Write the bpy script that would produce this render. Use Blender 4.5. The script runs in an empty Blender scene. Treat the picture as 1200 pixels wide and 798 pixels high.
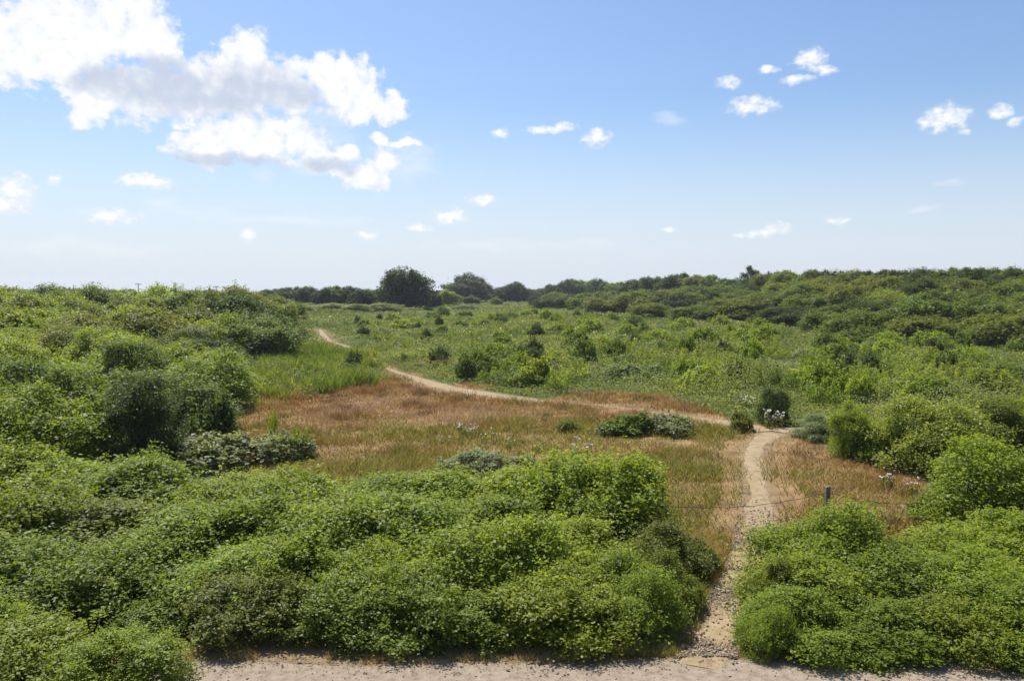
import bpy, math, random
import numpy as np
from mathutils import Vector

# ------------------------------------------------------------------ camera
scene = bpy.context.scene
COL = scene.collection
EYE = 6.0
F, CX, CY = 933.0, 600.0, 399.0            # focal length in photo pixels, picture centre
HORIZ = 338.0
PITCH = math.atan((CY - HORIZ) / F)
cam_data = bpy.data.cameras.new('camera')
cam_data.sensor_width = 36.0
cam_data.lens = 36.0 * F / 1200.0
cam_data.clip_start, cam_data.clip_end = 0.1, 9000.0
cam = bpy.data.objects.new('camera', cam_data)
cam.location = (0, 0, EYE)
cam.rotation_euler = (math.pi / 2 - PITCH, 0, 0)
COL.objects.link(cam)
scene.camera = cam

# ------------------------------------------------------------------ view, sun, sky
scene.view_settings.view_transform = 'Standard'
scene.view_settings.look = 'None'
scene.view_settings.exposure = 0.5
scene.view_settings.gamma = 1.0
scene.view_settings.use_curve_mapping = False
scene.cycles.max_bounces = 8
scene.cycles.transparent_max_bounces = 8
scene.cycles.use_denoising = True
scene.cycles.denoiser = 'OPENIMAGEDENOISE'
scene.cycles.denoising_input_passes = 'RGB_ALBEDO_NORMAL'
scene.cycles.denoising_prefilter = 'ACCURATE'
scene.cycles.volume_bounces = 0

SUN_EL, SUN_AZ = math.radians(60), math.radians(-30)     # azimuth from +Y towards +X
sdir = Vector((math.sin(SUN_AZ) * math.cos(SUN_EL), math.cos(SUN_AZ) * math.cos(SUN_EL), math.sin(SUN_EL)))
sun_data = bpy.data.lights.new('sun', 'SUN')
sun_data.energy = 4.8
sun_data.angle = math.radians(0.53)
sun_data.color = (1.0, 0.95, 0.86)
sun = bpy.data.objects.new('sun', sun_data)
sun.rotation_euler = sdir.to_track_quat('Z', 'Y').to_euler()
sun.location = (0, 0, 60)
COL.objects.link(sun)

SKY_STRENGTH = 0.1
world = bpy.data.worlds.new('World')
scene.world = world
world.use_nodes = True


def az_el(px, py):
    """Direction in the sky (azimuth, elevation) seen at a photo pixel."""
    dx, dy = (px - CX) / F, (CY - py) / F
    y = math.cos(PITCH) + dy * math.sin(PITCH)
    z = -math.sin(PITCH) + dy * math.cos(PITCH)
    return math.atan2(dx, y), math.atan2(z, math.hypot(dx, y))


CLOUDS = [(20, 55, 62, 42), (75, 38, 64, 44), (132, 28, 62, 46), (60, 72, 52, 24), (100, 130, 24, 20), (150, 108, 72, 32),
          (182, 48, 30, 38), (220, 105, 92, 34), (292, 62, 32, 26), (302, 95, 70, 36), (260, 120, 62, 20), (340, 112, 42, 22),
          (385, 92, 36, 30), (410, 102, 42, 32), (432, 125, 46, 22), (462, 131, 15, 15), (250, 166, 48, 30), (300, 165, 62, 30),
          (350, 160, 36, 22), (232, 186, 28, 11), (380, 190, 36, 15), (405, 180, 17, 11), (430, 206, 36, 18), (452, 190, 16, 22),
          (445, 165, 13, 8), (475, 168, 20, 6), (15, 226, 26, 22), (12, 240, 24, 11), (65, 213, 9, 9), (170, 213, 36, 9),
          (130, 254, 34, 11), (527, 254, 24, 12), (492, 267, 20, 6), (566, 236, 25, 9),
          (430, 275, 20, 6), (292, 275, 13, 10), (949, 69, 22, 12), (962, 82, 17, 6), (934, 94, 20, 6), (900, 83, 15, 5),
          (855, 96, 15, 9), (879, 124, 31, 12), (640, 153, 26, 5), (662, 149, 17, 6), (698, 161, 20, 11), (587, 156, 11, 7),
          (1107, 138, 29, 17), (1130, 155, 8, 4), (1172, 131, 14, 8), (1188, 144, 10, 5), (888, 274, 28, 6), (912, 268, 15, 9),
          (979, 258, 17, 5), (783, 268, 11, 4), (215, 148, 20, 6)]
GREYS = [(200, 108, 80, 24), (300, 104, 66, 24), (250, 118, 70, 18), (345, 112, 30, 16), (270, 190, 75, 9), (382, 194, 34, 10),
         (130, 96, 40, 16), (190, 78, 30, 16)]
WISPS = [(350, 258, 90, 6), (600, 288, 130, 9), (690, 285, 50, 7), (185, 237, 24, 8), (225, 250, 60, 9), (90, 290, 110, 12),
         (370, 150, 60, 60), (780, 140, 26, 8), (1110, 215, 22, 4), (1080, 245, 16, 4), (470, 190, 50, 30), (310, 205, 20, 10)]


def build_world():
    nt = world.node_tree
    nt.nodes.clear()
    N, L = nt.nodes.new, nt.links.new

    def math_node(op, a, b=None, c=None):
        n = N('ShaderNodeMath'); n.operation = op
        for i, v in enumerate((a, b, c)):
            if v is None: continue
            if isinstance(v, (int, float)): n.inputs[i].default_value = v
            else: L(v, n.inputs[i])
        return n.outputs[0]

    def smooth(v, lo, hi):
        n = N('ShaderNodeMapRange'); n.interpolation_type = 'SMOOTHSTEP'
        L(v, n.inputs[0]); n.inputs[1].default_value = lo; n.inputs[2].default_value = hi
        return n.outputs[0]

    def mix(f, a, b):
        n = N('ShaderNodeMix'); n.data_type = 'RGBA'
        if isinstance(f, float): n.inputs[0].default_value = f
        else: L(f, n.inputs[0])
        for i, v in ((6, a), (7, b)):
            if isinstance(v, tuple): n.inputs[i].default_value = v
            else: L(v, n.inputs[i])
        return n.outputs[2]

    sky = N('ShaderNodeTexSky'); sky.sky_type = 'NISHITA'; sky.sun_disc = False
    sky.sun_elevation = SUN_EL; sky.sun_rotation = SUN_AZ % (2 * math.pi)
    sky.altitude = 0; sky.air_density = 1.0; sky.dust_density = 1.2; sky.ozone_density = 1.5
    tc = N('ShaderNodeTexCoord')
    sep = N('ShaderNodeSeparateXYZ'); L(tc.outputs['Generated'], sep.inputs[0])
    az = math_node('ARCTAN2', sep.outputs[0], sep.outputs[1])
    el = math_node('ARCSINE', sep.outputs[2])
    p = N('ShaderNodeCombineXYZ'); L(az, p.inputs[0]); L(el, p.inputs[1])

    def noise(scale, detail, rough, vec, stretch=1.0):
        m = N('ShaderNodeVectorMath'); m.operation = 'MULTIPLY'; L(vec, m.inputs[0]); m.inputs[1].default_value = (1, stretch, 1)
        n = N('ShaderNodeTexNoise'); n.noise_dimensions = '2D'
        L(m.outputs[0], n.inputs['Vector'])
        n.inputs['Scale'].default_value = scale; n.inputs['Detail'].default_value = detail; n.inputs['Roughness'].default_value = rough
        return n
    w = noise(30, 4, .55, p.outputs[0])
    wv = N('ShaderNodeVectorMath'); wv.operation = 'SUBTRACT'; L(w.outputs['Color'], wv.inputs[0]); wv.inputs[1].default_value = (.5, .5, .5)
    ws = N('ShaderNodeVectorMath'); ws.operation = 'MULTIPLY_ADD'; L(wv.outputs[0], ws.inputs[0]); ws.inputs[1].default_value = (.022, .018, 0); L(p.outputs[0], ws.inputs[2])
    warped = ws.outputs[0]

    def field(items, vec):
        acc = None
        for (x, y, rx, ry) in items:
            if rx > 40 and len(items) == 26: rx, ry = rx * 1.04, ry * 1.04
            a, e = az_el(x, y)
            ia, ie = F / rx, F / ry
            q = N('ShaderNodeVectorMath'); q.operation = 'MULTIPLY_ADD'
            L(vec, q.inputs[0]); q.inputs[1].default_value = (ia, ie, 0); q.inputs[2].default_value = (-a * ia, -e * ie, 0)
            d = N('ShaderNodeVectorMath'); d.operation = 'DOT_PRODUCT'; L(q.outputs[0], d.inputs[0]); L(q.outputs[0], d.inputs[1])
            acc = d.outputs['Value'] if acc is None else math_node('SMOOTH_MIN', acc, d.outputs['Value'], .25)
        return acc
    fine = noise(60, 7, .55, p.outputs[0], 1.25)
    vm = N('ShaderNodeVectorMath'); vm.operation = 'MULTIPLY_ADD'; L(wv.outputs[0], vm.inputs[0]); vm.inputs[1].default_value = (.016, .014, 0); L(p.outputs[0], vm.inputs[2])
    vor = N('ShaderNodeTexVoronoi'); vor.voronoi_dimensions = '2D'; vor.feature = 'SMOOTH_F1'
    vor.inputs['Scale'].default_value = 42; vor.inputs['Detail'].default_value = 3; vor.inputs['Roughness'].default_value = .5; vor.inputs['Smoothness'].default_value = .35
    vor.normalize = True
    L(vm.outputs[0], vor.inputs['Vector'])
    puff = math_node('SUBTRACT', .36, vor.outputs['Distance'])
    f0 = field(CLOUDS[:26], warped)
    nz = math_node('ADD', math_node('MULTIPLY', math_node('SUBTRACT', fine.outputs['Fac'], .5), 1.7), math_node('MULTIPLY', puff, 1.5))
    dens = math_node('ADD', math_node('SUBTRACT', .86, f0), nz)
    alpha0 = smooth(dens, -.12, .55)
    ws2 = N('ShaderNodeVectorMath'); ws2.operation = 'MULTIPLY_ADD'; L(wv.outputs[0], ws2.inputs[0]); ws2.inputs[1].default_value = (.014, .010, 0); L(p.outputs[0], ws2.inputs[2])
    f1 = field(CLOUDS[26:], ws2.outputs[0])
    fine2 = noise(80, 6, .55, p.outputs[0], 1.5)
    dens1 = math_node('ADD', math_node('SUBTRACT', .80, f1), math_node('ADD', math_node('MULTIPLY', math_node('SUBTRACT', fine2.outputs['Fac'], .5), 2.1), math_node('MULTIPLY', puff, .5)))
    alpha1 = math_node('MULTIPLY', smooth(dens1, -.25, 1.05), .96)
    alpha = math_node('MAXIMUM', alpha0, alpha1)
    dens = math_node('MAXIMUM', dens, dens1)
    g0 = field(GREYS, warped)
    grey = smooth(math_node('ADD', math_node('SUBTRACT', 1.0, g0), math_node('ADD', math_node('MULTIPLY', math_node('SUBTRACT', fine.outputs['Fac'], .5), 1.2), math_node('MULTIPLY', puff, -1.2))), -.6, 1.1)
    w0 = field(WISPS, warped)
    wn = noise(22, 7, .6, p.outputs[0], 3.0)
    wisp = math_node('MULTIPLY', smooth(math_node('ADD', math_node('SUBTRACT', 1.0, w0), math_node('MULTIPLY', math_node('SUBTRACT', wn.outputs['Fac'], .5), 2.5)), -.2, 1.6), .42)
    K = 1.0 / (SKY_STRENGTH * 2 ** scene.view_settings.exposure)
    hazef = math_node('MULTIPLY', smooth(el, .24, -.02), .80)
    tint = N('ShaderNodeMix'); tint.data_type = 'RGBA'; tint.blend_type = 'MULTIPLY'; tint.inputs[0].default_value = 1
    L(sky.outputs[0], tint.inputs[6]); tint.inputs[7].default_value = (.77, .885, 1.02, 1)
    base = mix(hazef, tint.outputs[2], (.80 * K, .86 * K, .97 * K, 1))
    edge = smooth(math_node('ADD', dens, math_node('MULTIPLY', puff, 1.0)), .1, 1.3)
    white = mix(edge, (.85 * K, .90 * K, .98 * K, 1), (1.06 * K, 1.06 * K, 1.06 * K, 1))
    cloudc = mix(math_node('MULTIPLY', grey, .85), white, (.54 * K, .625 * K, .79 * K, 1))
    c1 = mix(wisp, base, (.93 * K, .95 * K, .99 * K, 1))
    c2 = mix(alpha, c1, cloudc)
    bg = N('ShaderNodeBackground'); L(c2, bg.inputs[0]); bg.inputs[1].default_value = SKY_STRENGTH
    out = N('ShaderNodeOutputWorld'); L(bg.outputs[0], out.inputs[0])


build_world()

# ------------------------------------------------------------------ numeric helpers
rng = np.random.default_rng(7)
random.seed(7)


def vnoise(x, y, scale, seed=0):
    """Smooth lattice noise 0..1."""
    x = np.asarray(x, float) / scale + seed * 17.31
    y = np.asarray(y, float) / scale - seed * 9.77
    xi, yi = np.floor(x), np.floor(y)
    fx, fy = x - xi, y - yi
    fx = fx * fx * (3 - 2 * fx); fy = fy * fy * (3 - 2 * fy)

    def h(a, b):
        s = np.sin(a * 127.1 + b * 311.7 + seed * 74.7) * 43758.5453
        return s - np.floor(s)
    return (h(xi, yi) * (1 - fx) + h(xi + 1, yi) * fx) * (1 - fy) + (h(xi, yi + 1) * (1 - fx) + h(xi + 1, yi + 1) * fx) * fy


def fbm(x, y, scale, seed=0, octaves=4):
    t, a, s = 0, .5, 0
    for o in range(octaves):
        t = t + a * vnoise(x, y, scale / 2 ** o, seed + o); s += a; a *= .55
    return t / s


def sm(t):
    t = np.clip(t, 0, 1)
    return t * t * (3 - 2 * t)


def ground_z(x, y):
    x = np.asarray(x, float); y = np.asarray(y, float)
    z = 5.2 * sm((x - 28) / 55) * sm((y - 88) / 75)
    z = z + 1.3 * sm((-x - 14) / 30) * sm((y - 34) / 50)
    z = z - 12.0 * sm((np.hypot(x, y) - 420) / 1900)      # the coastal plain falls away beyond the trees
    amp = .03 + .35 * sm((y - 22) / 60)
    z = z + amp * (fbm(x, y, 9, 3) - .5) * 1.6 * sm((np.hypot(x, y) - 15) / 8)
    z = z + 1.2 * (fbm(x, y, 70, 5) - .5) * sm((y - 60) / 80)
    return z


def at(px, py):
    """The point of the ground that the photograph shows at a pixel."""
    dx, dy = (px - CX) / F, (CY - py) / F
    d = np.array([dx, math.cos(PITCH) + dy * math.sin(PITCH), -math.sin(PITCH) + dy * math.cos(PITCH)])
    t = np.geomspace(5, 1500, 2600)
    X, Y, Z = d[0] * t, d[1] * t, EYE + d[2] * t
    below = np.nonzero(Z < ground_z(X, Y))[0]
    i = below[0] if len(below) else len(t) - 1
    return float(X[i]), float(Y[i]), float(ground_z(X[i], Y[i]))


def pix(x, y, z):
    """World point to photo pixel (used for left-to-right order in the labels and for masks)."""
    yy, zz = np.asarray(y, float), np.asarray(z, float) - EYE
    depth = yy * math.cos(PITCH) - zz * math.sin(PITCH)
    up = yy * math.sin(PITCH) + zz * math.cos(PITCH)
    depth = np.where(np.abs(depth) < 1e-3, 1e-3, depth)
    return CX + F * np.asarray(x, float) / depth, CY - F * up / depth


def poly_sdf(x, y, poly):
    """Signed distance to a polygon, negative inside."""
    x = np.asarray(x, float); y = np.asarray(y, float)
    d = np.full(x.shape, 1e18); inside = np.zeros(x.shape, bool)
    n = len(poly)
    for i in range(n):
        (x0, y0), (x1, y1) = poly[i], poly[(i + 1) % n]
        ex, ey = x1 - x0, y1 - y0
        t = np.clip(((x - x0) * ex + (y - y0) * ey) / (ex * ex + ey * ey + 1e-12), 0, 1)
        d = np.minimum(d, (x - x0 - t * ex) ** 2 + (y - y0 - t * ey) ** 2)
        c = ((y0 <= y) != (y1 <= y)) & (x < ex * (y - y0) / (ey if abs(ey) > 1e-12 else 1e-12) + x0)
        inside ^= c
    d = np.sqrt(d)
    return np.where(inside, -d, d)


def line_dist(x, y, pts):
    """Distance to a polyline of (x, y, half width), minus the half width there."""
    x = np.asarray(x, float); y = np.asarray(y, float)
    best = np.full(x.shape, 1e9)
    for (x0, y0, w0), (x1, y1, w1) in zip(pts[:-1], pts[1:]):
        ex, ey = x1 - x0, y1 - y0
        t = np.clip(((x - x0) * ex + (y - y0) * ey) / (ex * ex + ey * ey + 1e-12), 0, 1)
        best = np.minimum(best, np.hypot(x - x0 - t * ex, y - y0 - t * ey) - (w0 + t * (w1 - w0)))
    return best


# ------------------------------------------------------------------ materials
def new_mat(name):
    m = bpy.data.materials.new(name); m.use_nodes = True
    nt = m.node_tree; nt.nodes.clear()
    return m, nt


def foliage_mat(name, translucency=.42, use_object_colour=True, rough=.5, spec=.28, glow=(2.2, 2.1, .8)):
    m, nt = new_mat(name)
    N, L = nt.nodes.new, nt.links.new
    at_ = N('ShaderNodeAttribute'); at_.attribute_name = 'leaf_var'
    if use_object_colour:
        oi = N('ShaderNodeObjectInfo'); col = oi.outputs['Color']
    else:
        ca = N('ShaderNodeAttribute'); ca.attribute_name = 'tint'; col = ca.outputs['Color']
    hsv = N('ShaderNodeHueSaturation')
    L(col, hsv.inputs['Color'])
    mr = N('ShaderNodeMapRange'); L(at_.outputs['Fac'], mr.inputs[0]); mr.inputs[3].default_value = .55; mr.inputs[4].default_value = 1.5
    L(mr.outputs[0], hsv.inputs['Value'])
    mh = N('ShaderNodeMapRange'); L(at_.outputs['Fac'], mh.inputs[0]); mh.inputs[3].default_value = .52; mh.inputs[4].default_value = .486
    L(mh.outputs[0], hsv.inputs['Hue'])
    pb = N('ShaderNodeBsdfPrincipled')
    L(hsv.outputs[0], pb.inputs['Base Color'])
    pb.inputs['Roughness'].default_value = rough
    pb.inputs['Specular IOR Level'].default_value = spec
    tl = N('ShaderNodeBsdfTranslucent')
    mc = N('ShaderNodeMix'); mc.data_type = 'RGBA'; mc.blend_type = 'MULTIPLY'; mc.inputs[0].default_value = 1
    L(hsv.outputs[0], mc.inputs[6]); mc.inputs[7].default_value = (*glow, 1)
    L(mc.outputs[2], tl.inputs[0])
    mx = N('ShaderNodeMixShader'); mx.inputs[0].default_value = translucency
    L(pb.outputs[0], mx.inputs[1]); L(tl.outputs[0], mx.inputs[2])
    out = N('ShaderNodeOutputMaterial'); L(mx.outputs[0], out.inputs[0])
    return m


def noise_mat(name, ramp, scale=3.0, detail=8, rough=.9, bump=.0, bump_scale=40.0, spec=.2):
    m, nt = new_mat(name)
    N, L = nt.nodes.new, nt.links.new
    g = N('ShaderNodeNewGeometry')
    n = N('ShaderNodeTexNoise'); n.inputs['Scale'].default_value = scale; n.inputs['Detail'].default_value = detail; n.inputs['Roughness'].default_value = .65
    L(g.outputs['Position'], n.inputs['Vector'])
    r = N('ShaderNodeValToRGB')
    while len(r.color_ramp.elements) > 1: r.color_ramp.elements.remove(r.color_ramp.elements[-1])
    r.color_ramp.elements[0].position = ramp[0][0]; r.color_ramp.elements[0].color = (*ramp[0][1], 1)
    for pos, c in ramp[1:]:
        e = r.color_ramp.elements.new(pos); e.color = (*c, 1)
    L(n.outputs['Fac'], r.inputs[0])
    pb = N('ShaderNodeBsdfPrincipled'); L(r.outputs[0], pb.inputs['Base Color'])
    pb.inputs['Roughness'].default_value = rough; pb.inputs['Specular IOR Level'].default_value = spec
    if bump:
        n2 = N('ShaderNodeTexNoise'); n2.inputs['Scale'].default_value = bump_scale; n2.inputs['Detail'].default_value = 6
        L(g.outputs['Position'], n2.inputs['Vector'])
        b = N('ShaderNodeBump'); b.inputs['Strength'].default_value = bump; b.inputs['Distance'].default_value = .03
        L(n2.outputs['Fac'], b.inputs['Height']); L(b.outputs[0], pb.inputs['Normal'])
    out = N('ShaderNodeOutputMaterial'); L(pb.outputs[0], out.inputs[0])
    return m


M_LEAF = foliage_mat('leaf')
M_GRASS = foliage_mat('grass_blade', .30, False, .6, .25)
M_STRAW = foliage_mat('straw_blade', .25, False, .65, .2, (1.9, 1.75, 1.0))
M_WOOD = noise_mat('stem_bark', [(.3, (.05, .038, .026)), (.7, (.12, .095, .07))], 12)
M_POST = noise_mat('weathered_post', [(.3, (.085, .085, .06)), (.55, (.16, .155, .115)), (.75, (.25, .24, .19))], 22, bump=.5)
M_WIRE = noise_mat('rusty_wire', [(.3, (.05, .035, .025)), (.7, (.10, .075, .055))], 30, rough=.7)
M_PETAL = noise_mat('petal', [(.3, (.72, .72, .66)), (.7, (.82, .82, .78))], 20, rough=.6)
M_POLE = noise_mat('far_pole', [(.3, (.16, .15, .14)), (.7, (.24, .22, .20))], 3)
M_SAND = noise_mat('path_sand', [(.25, (.14, .095, .05)), (.42, (.26, .19, .108)), (.55, (.305, .23, .135)), (.78, (.38, .30, .19))], 3.4, 12, bump=.6, bump_scale=14)
M_ROAD = noise_mat('road_gravel', [(.25, (.15, .11, .08)), (.5, (.265, .21, .155)), (.8, (.355, .295, .23))], 7.0, 12, bump=.5, bump_scale=45)
M_STONE = None


def stone_mat():
    m, nt = new_mat('stone'); N, L = nt.nodes.new, nt.links.new
    a = N('ShaderNodeAttribute'); a.attribute_name = 'tint'
    pb = N('ShaderNodeBsdfPrincipled'); L(a.outputs['Color'], pb.inputs['Base Color']); pb.inputs['Roughness'].default_value = .85
    o = N('ShaderNodeOutputMaterial'); L(pb.outputs[0], o.inputs[0])
    return m


M_STONE = stone_mat()


# ------------------------------------------------------------------ mesh helpers
def mesh_from(name, verts, faces_flat, loop_starts, loop_totals, mat):
    me = bpy.data.meshes.new(name)
    nv, nl, nf = len(verts), len(faces_flat), len(loop_starts)
    me.vertices.add(nv); me.vertices.foreach_set('co', np.ascontiguousarray(verts, np.float32).ravel())
    me.loops.add(nl); me.loops.foreach_set('vertex_index', np.ascontiguousarray(faces_flat, np.int32))
    me.polygons.add(nf)
    me.polygons.foreach_set('loop_start', np.ascontiguousarray(loop_starts, np.int32))
    me.update(calc_edges=True)
    me.materials.append(mat)
    return me


def leaf_mesh(name, C, Nrm, size, mat, width=.62, tint=None, g=rng, fold=.16, var=None):
    """One four-cornered leaf per point, folded along its midrib."""
    n = len(C)
    Nrm = Nrm / (np.linalg.norm(Nrm, axis=1, keepdims=True) + 1e-9)
    R = g.normal(size=(n, 3))
    T = np.cross(Nrm, R); T /= (np.linalg.norm(T, axis=1, keepdims=True) + 1e-9)
    B = np.cross(Nrm, T)
    s = (size * g.uniform(.65, 1.35, n))[:, None] if np.isscalar(size) else size[:, None]
    V = np.empty((n, 4, 3))
    V[:, 0] = C - T * s * .5
    V[:, 1] = C + B * s * width * .5 + Nrm * s * fold
    V[:, 2] = C + T * s * .5 - Nrm * s * .1
    V[:, 3] = C - B * s * width * .5 + Nrm * s * fold
    me = mesh_from(name, V.reshape(-1, 3), np.arange(n * 4), np.arange(n) * 4, 4, mat)
    a = me.attributes.new('leaf_var', 'FLOAT', 'FACE')
    a.data.foreach_set('value', np.ascontiguousarray(g.beta(2.2, 2.2, n) if var is None else var, np.float32))
    if tint is not None:
        a = me.attributes.new('tint', 'FLOAT_COLOR', 'FACE')
        a.data.foreach_set('color', np.ascontiguousarray(np.c_[tint, np.ones(n)], np.float32).ravel())
    return me


def blade_mesh(name, P, height, width, lean, mat, tint, g=rng):
    """Grass: one bent blade (two faces) per point."""
    n = len(P)
    ang = g.uniform(0, 2 * math.pi, n)
    side = np.c_[np.cos(ang), np.sin(ang), np.zeros(n)]
    la = g.uniform(0, 2 * math.pi, n)
    ln = lean * g.uniform(.2, 1.0, n)
    D = np.c_[np.cos(la) * ln, np.sin(la) * ln, np.ones(n)]
    h = height[:, None]; w = (width / 2)[:, None]
    V = np.empty((n, 5, 3))
    mid = P + D * h * .55
    V[:, 0] = P - side * w; V[:, 1] = P + side * w
    V[:, 2] = mid + side * w * .75; V[:, 3] = mid - side * w * .75
    V[:, 4] = P + D * h * np.c_[np.ones(n) * 1.35, np.ones(n) * 1.35, np.ones(n)]
    base = (np.arange(n) * 5)[:, None]
    faces = (base + np.array([[0, 1, 2, 3, 3, 2, 4]])).ravel()
    starts = ((np.arange(n) * 7)[:, None] + np.array([[0, 4]])).ravel()
    me = mesh_from(name, V.reshape(-1, 3), faces, starts, None, mat)
    a = me.attributes.new('leaf_var', 'FLOAT', 'FACE')
    a.data.foreach_set('value', np.repeat(g.beta(2.2, 2.2, n), 2).astype(np.float32))
    a = me.attributes.new('tint', 'FLOAT_COLOR', 'FACE')
    a.data.foreach_set('color', np.ascontiguousarray(np.repeat(np.c_[tint, np.ones(n)], 2, axis=0), np.float32).ravel())
    return me


def tubes_mesh(name, paths, mat, sides=5):
    """Tapered tubes along [(points, radii)]."""
    V, Fc, St = [], [], []
    nv = nl = 0
    for pts, rad in paths:
        pts = np.asarray(pts, float)
        for i, (p, r) in enumerate(zip(pts, rad)):
            d = pts[min(i + 1, len(pts) - 1)] - pts[max(i - 1, 0)]
            d /= np.linalg.norm(d) + 1e-9
            ref = np.array([1, 0, 0]) if abs(d[0]) < .8 else np.array([0, 1, 0])
            u = np.cross(d, ref); u /= np.linalg.norm(u); v = np.cross(d, u)
            for k in range(sides):
                a = 2 * math.pi * k / sides
                V.append(p + r * (u * math.cos(a) + v * math.sin(a)))
        for i in range(len(pts) - 1):
            for k in range(sides):
                k2 = (k + 1) % sides
                Fc += [nv + i * sides + k, nv + i * sides + k2, nv + (i + 1) * sides + k2, nv + (i + 1) * sides + k]
                St.append(nl); nl += 4
        Fc += [nv + k for k in range(sides)][::-1]; St.append(nl); nl += sides
        e = nv + (len(pts) - 1) * sides
        Fc += [e + k for k in range(sides)]; St.append(nl); nl += sides
        nv += len(pts) * sides
    return mesh_from(name, np.array(V), np.array(Fc), np.array(St), None, mat)


def add(name, mesh, parent=None, loc=None, color=None):
    o = bpy.data.objects.new(name, mesh)
    COL.objects.link(o)
    if parent is not None: o.parent = parent
    if loc is not None: o.location = loc
    if color is not None: o.color = (*color, 1)
    return o


# ------------------------------------------------------------------ the setting: ground, road, path
PATH_MAIN = [(822, 792, 60), (836, 760, 42), (850, 725, 40), (868, 690, 46), (882, 655, 48), (892, 628, 54), (892, 600, 37), (888, 570, 27),
             (881, 540, 24), (886, 521, 27), (905, 507, 32)]
PATH_LEFT = [(905, 507, 30), (880, 500, 30), (850, 496, 32), (815, 490, 26), (780, 485, 9), (740, 480, 4), (700, 475, 5), (660, 472, 9), (625, 470, 24), (590, 465, 32),
             (555, 460, 34), (525, 455, 28), (500, 448, 24), (488, 444, 16), (470, 438, 8), (452, 431, 8), (436, 421, 8), (421, 412, 7), (405, 405, 6), (386, 400, 5), (380, 394, 8), (377, 389, 6), (375, 386, 3)]
PATH_RIGHT = [(905, 507, 30), (925, 503, 34), (948, 503, 30), (975, 504, 16)]


def world_line(pl):
    out = []
    for (px, py, w) in pl:
        x, y, z = at(px, py)
        d = math.hypot(y, EYE - z)
        out.append((x, y, .5 * w * d / F))
    return out


W_MAIN, W_LEFT, W_RIGHT = world_line(PATH_MAIN), world_line(PATH_LEFT), world_line(PATH_RIGHT)


def path_dist(x, y):
    return np.minimum(np.minimum(line_dist(x, y, W_MAIN), line_dist(x, y, W_LEFT)), line_dist(x, y, W_RIGHT))


DRY_A = [at(*p)[:2] for p in [(262, 470), (330, 462), (400, 462), (440, 448), (470, 440), (500, 446), (560, 455), (640, 470), (700, 462), (760, 462), (830, 478), (880, 500),
                              (905, 510), (890, 560), (895, 620), (850, 720), (815, 790), (780, 700), (700, 600), (400, 590), (250, 600)]]
DRY_B = [at(*p)[:2] for p in [(905, 515), (960, 510), (1020, 540), (1075, 565), (1070, 610), (1000, 660), (920, 690), (850, 760), (880, 640), (895, 560)]]


def dry_mask(x, y):
    x = np.asarray(x, float); y = np.asarray(y, float)
    k = .06 * np.hypot(x, y)
    qx, qy = x + (fbm(x, y, 3, 11) - .5) * k * 2, y + (fbm(x, y, 3, 12) - .5) * k * 4
    d = np.minimum(poly_sdf(qx, qy, DRY_A), poly_sdf(qx, qy, DRY_B))
    near = np.clip(1 - d / (.02 * np.hypot(x, y) + .3), 0, 1)
    # dry verges where the path runs through the green meadow
    verge = .8 * np.clip(1 - path_dist(qx, qy) / (.012 * np.hypot(x, y) + .3), 0, 1)
    soil = np.clip((21.5 - y) / 2.0, 0, 1) * (np.abs(x) < 60)                # bare litter under the brambles and along the road
    return np.maximum(np.maximum(near, verge), soil)


ROAD_Y0, ROAD_Y1 = 5.0, 12.55


def road_edge(x):
    return ROAD_Y1 + .012 * np.asarray(x) * 1.0 + .30 * (vnoise(x, x * 0, 2.3, 21) - .5) + .22 * (vnoise(x, x * 0, .5, 22) - .5)


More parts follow.
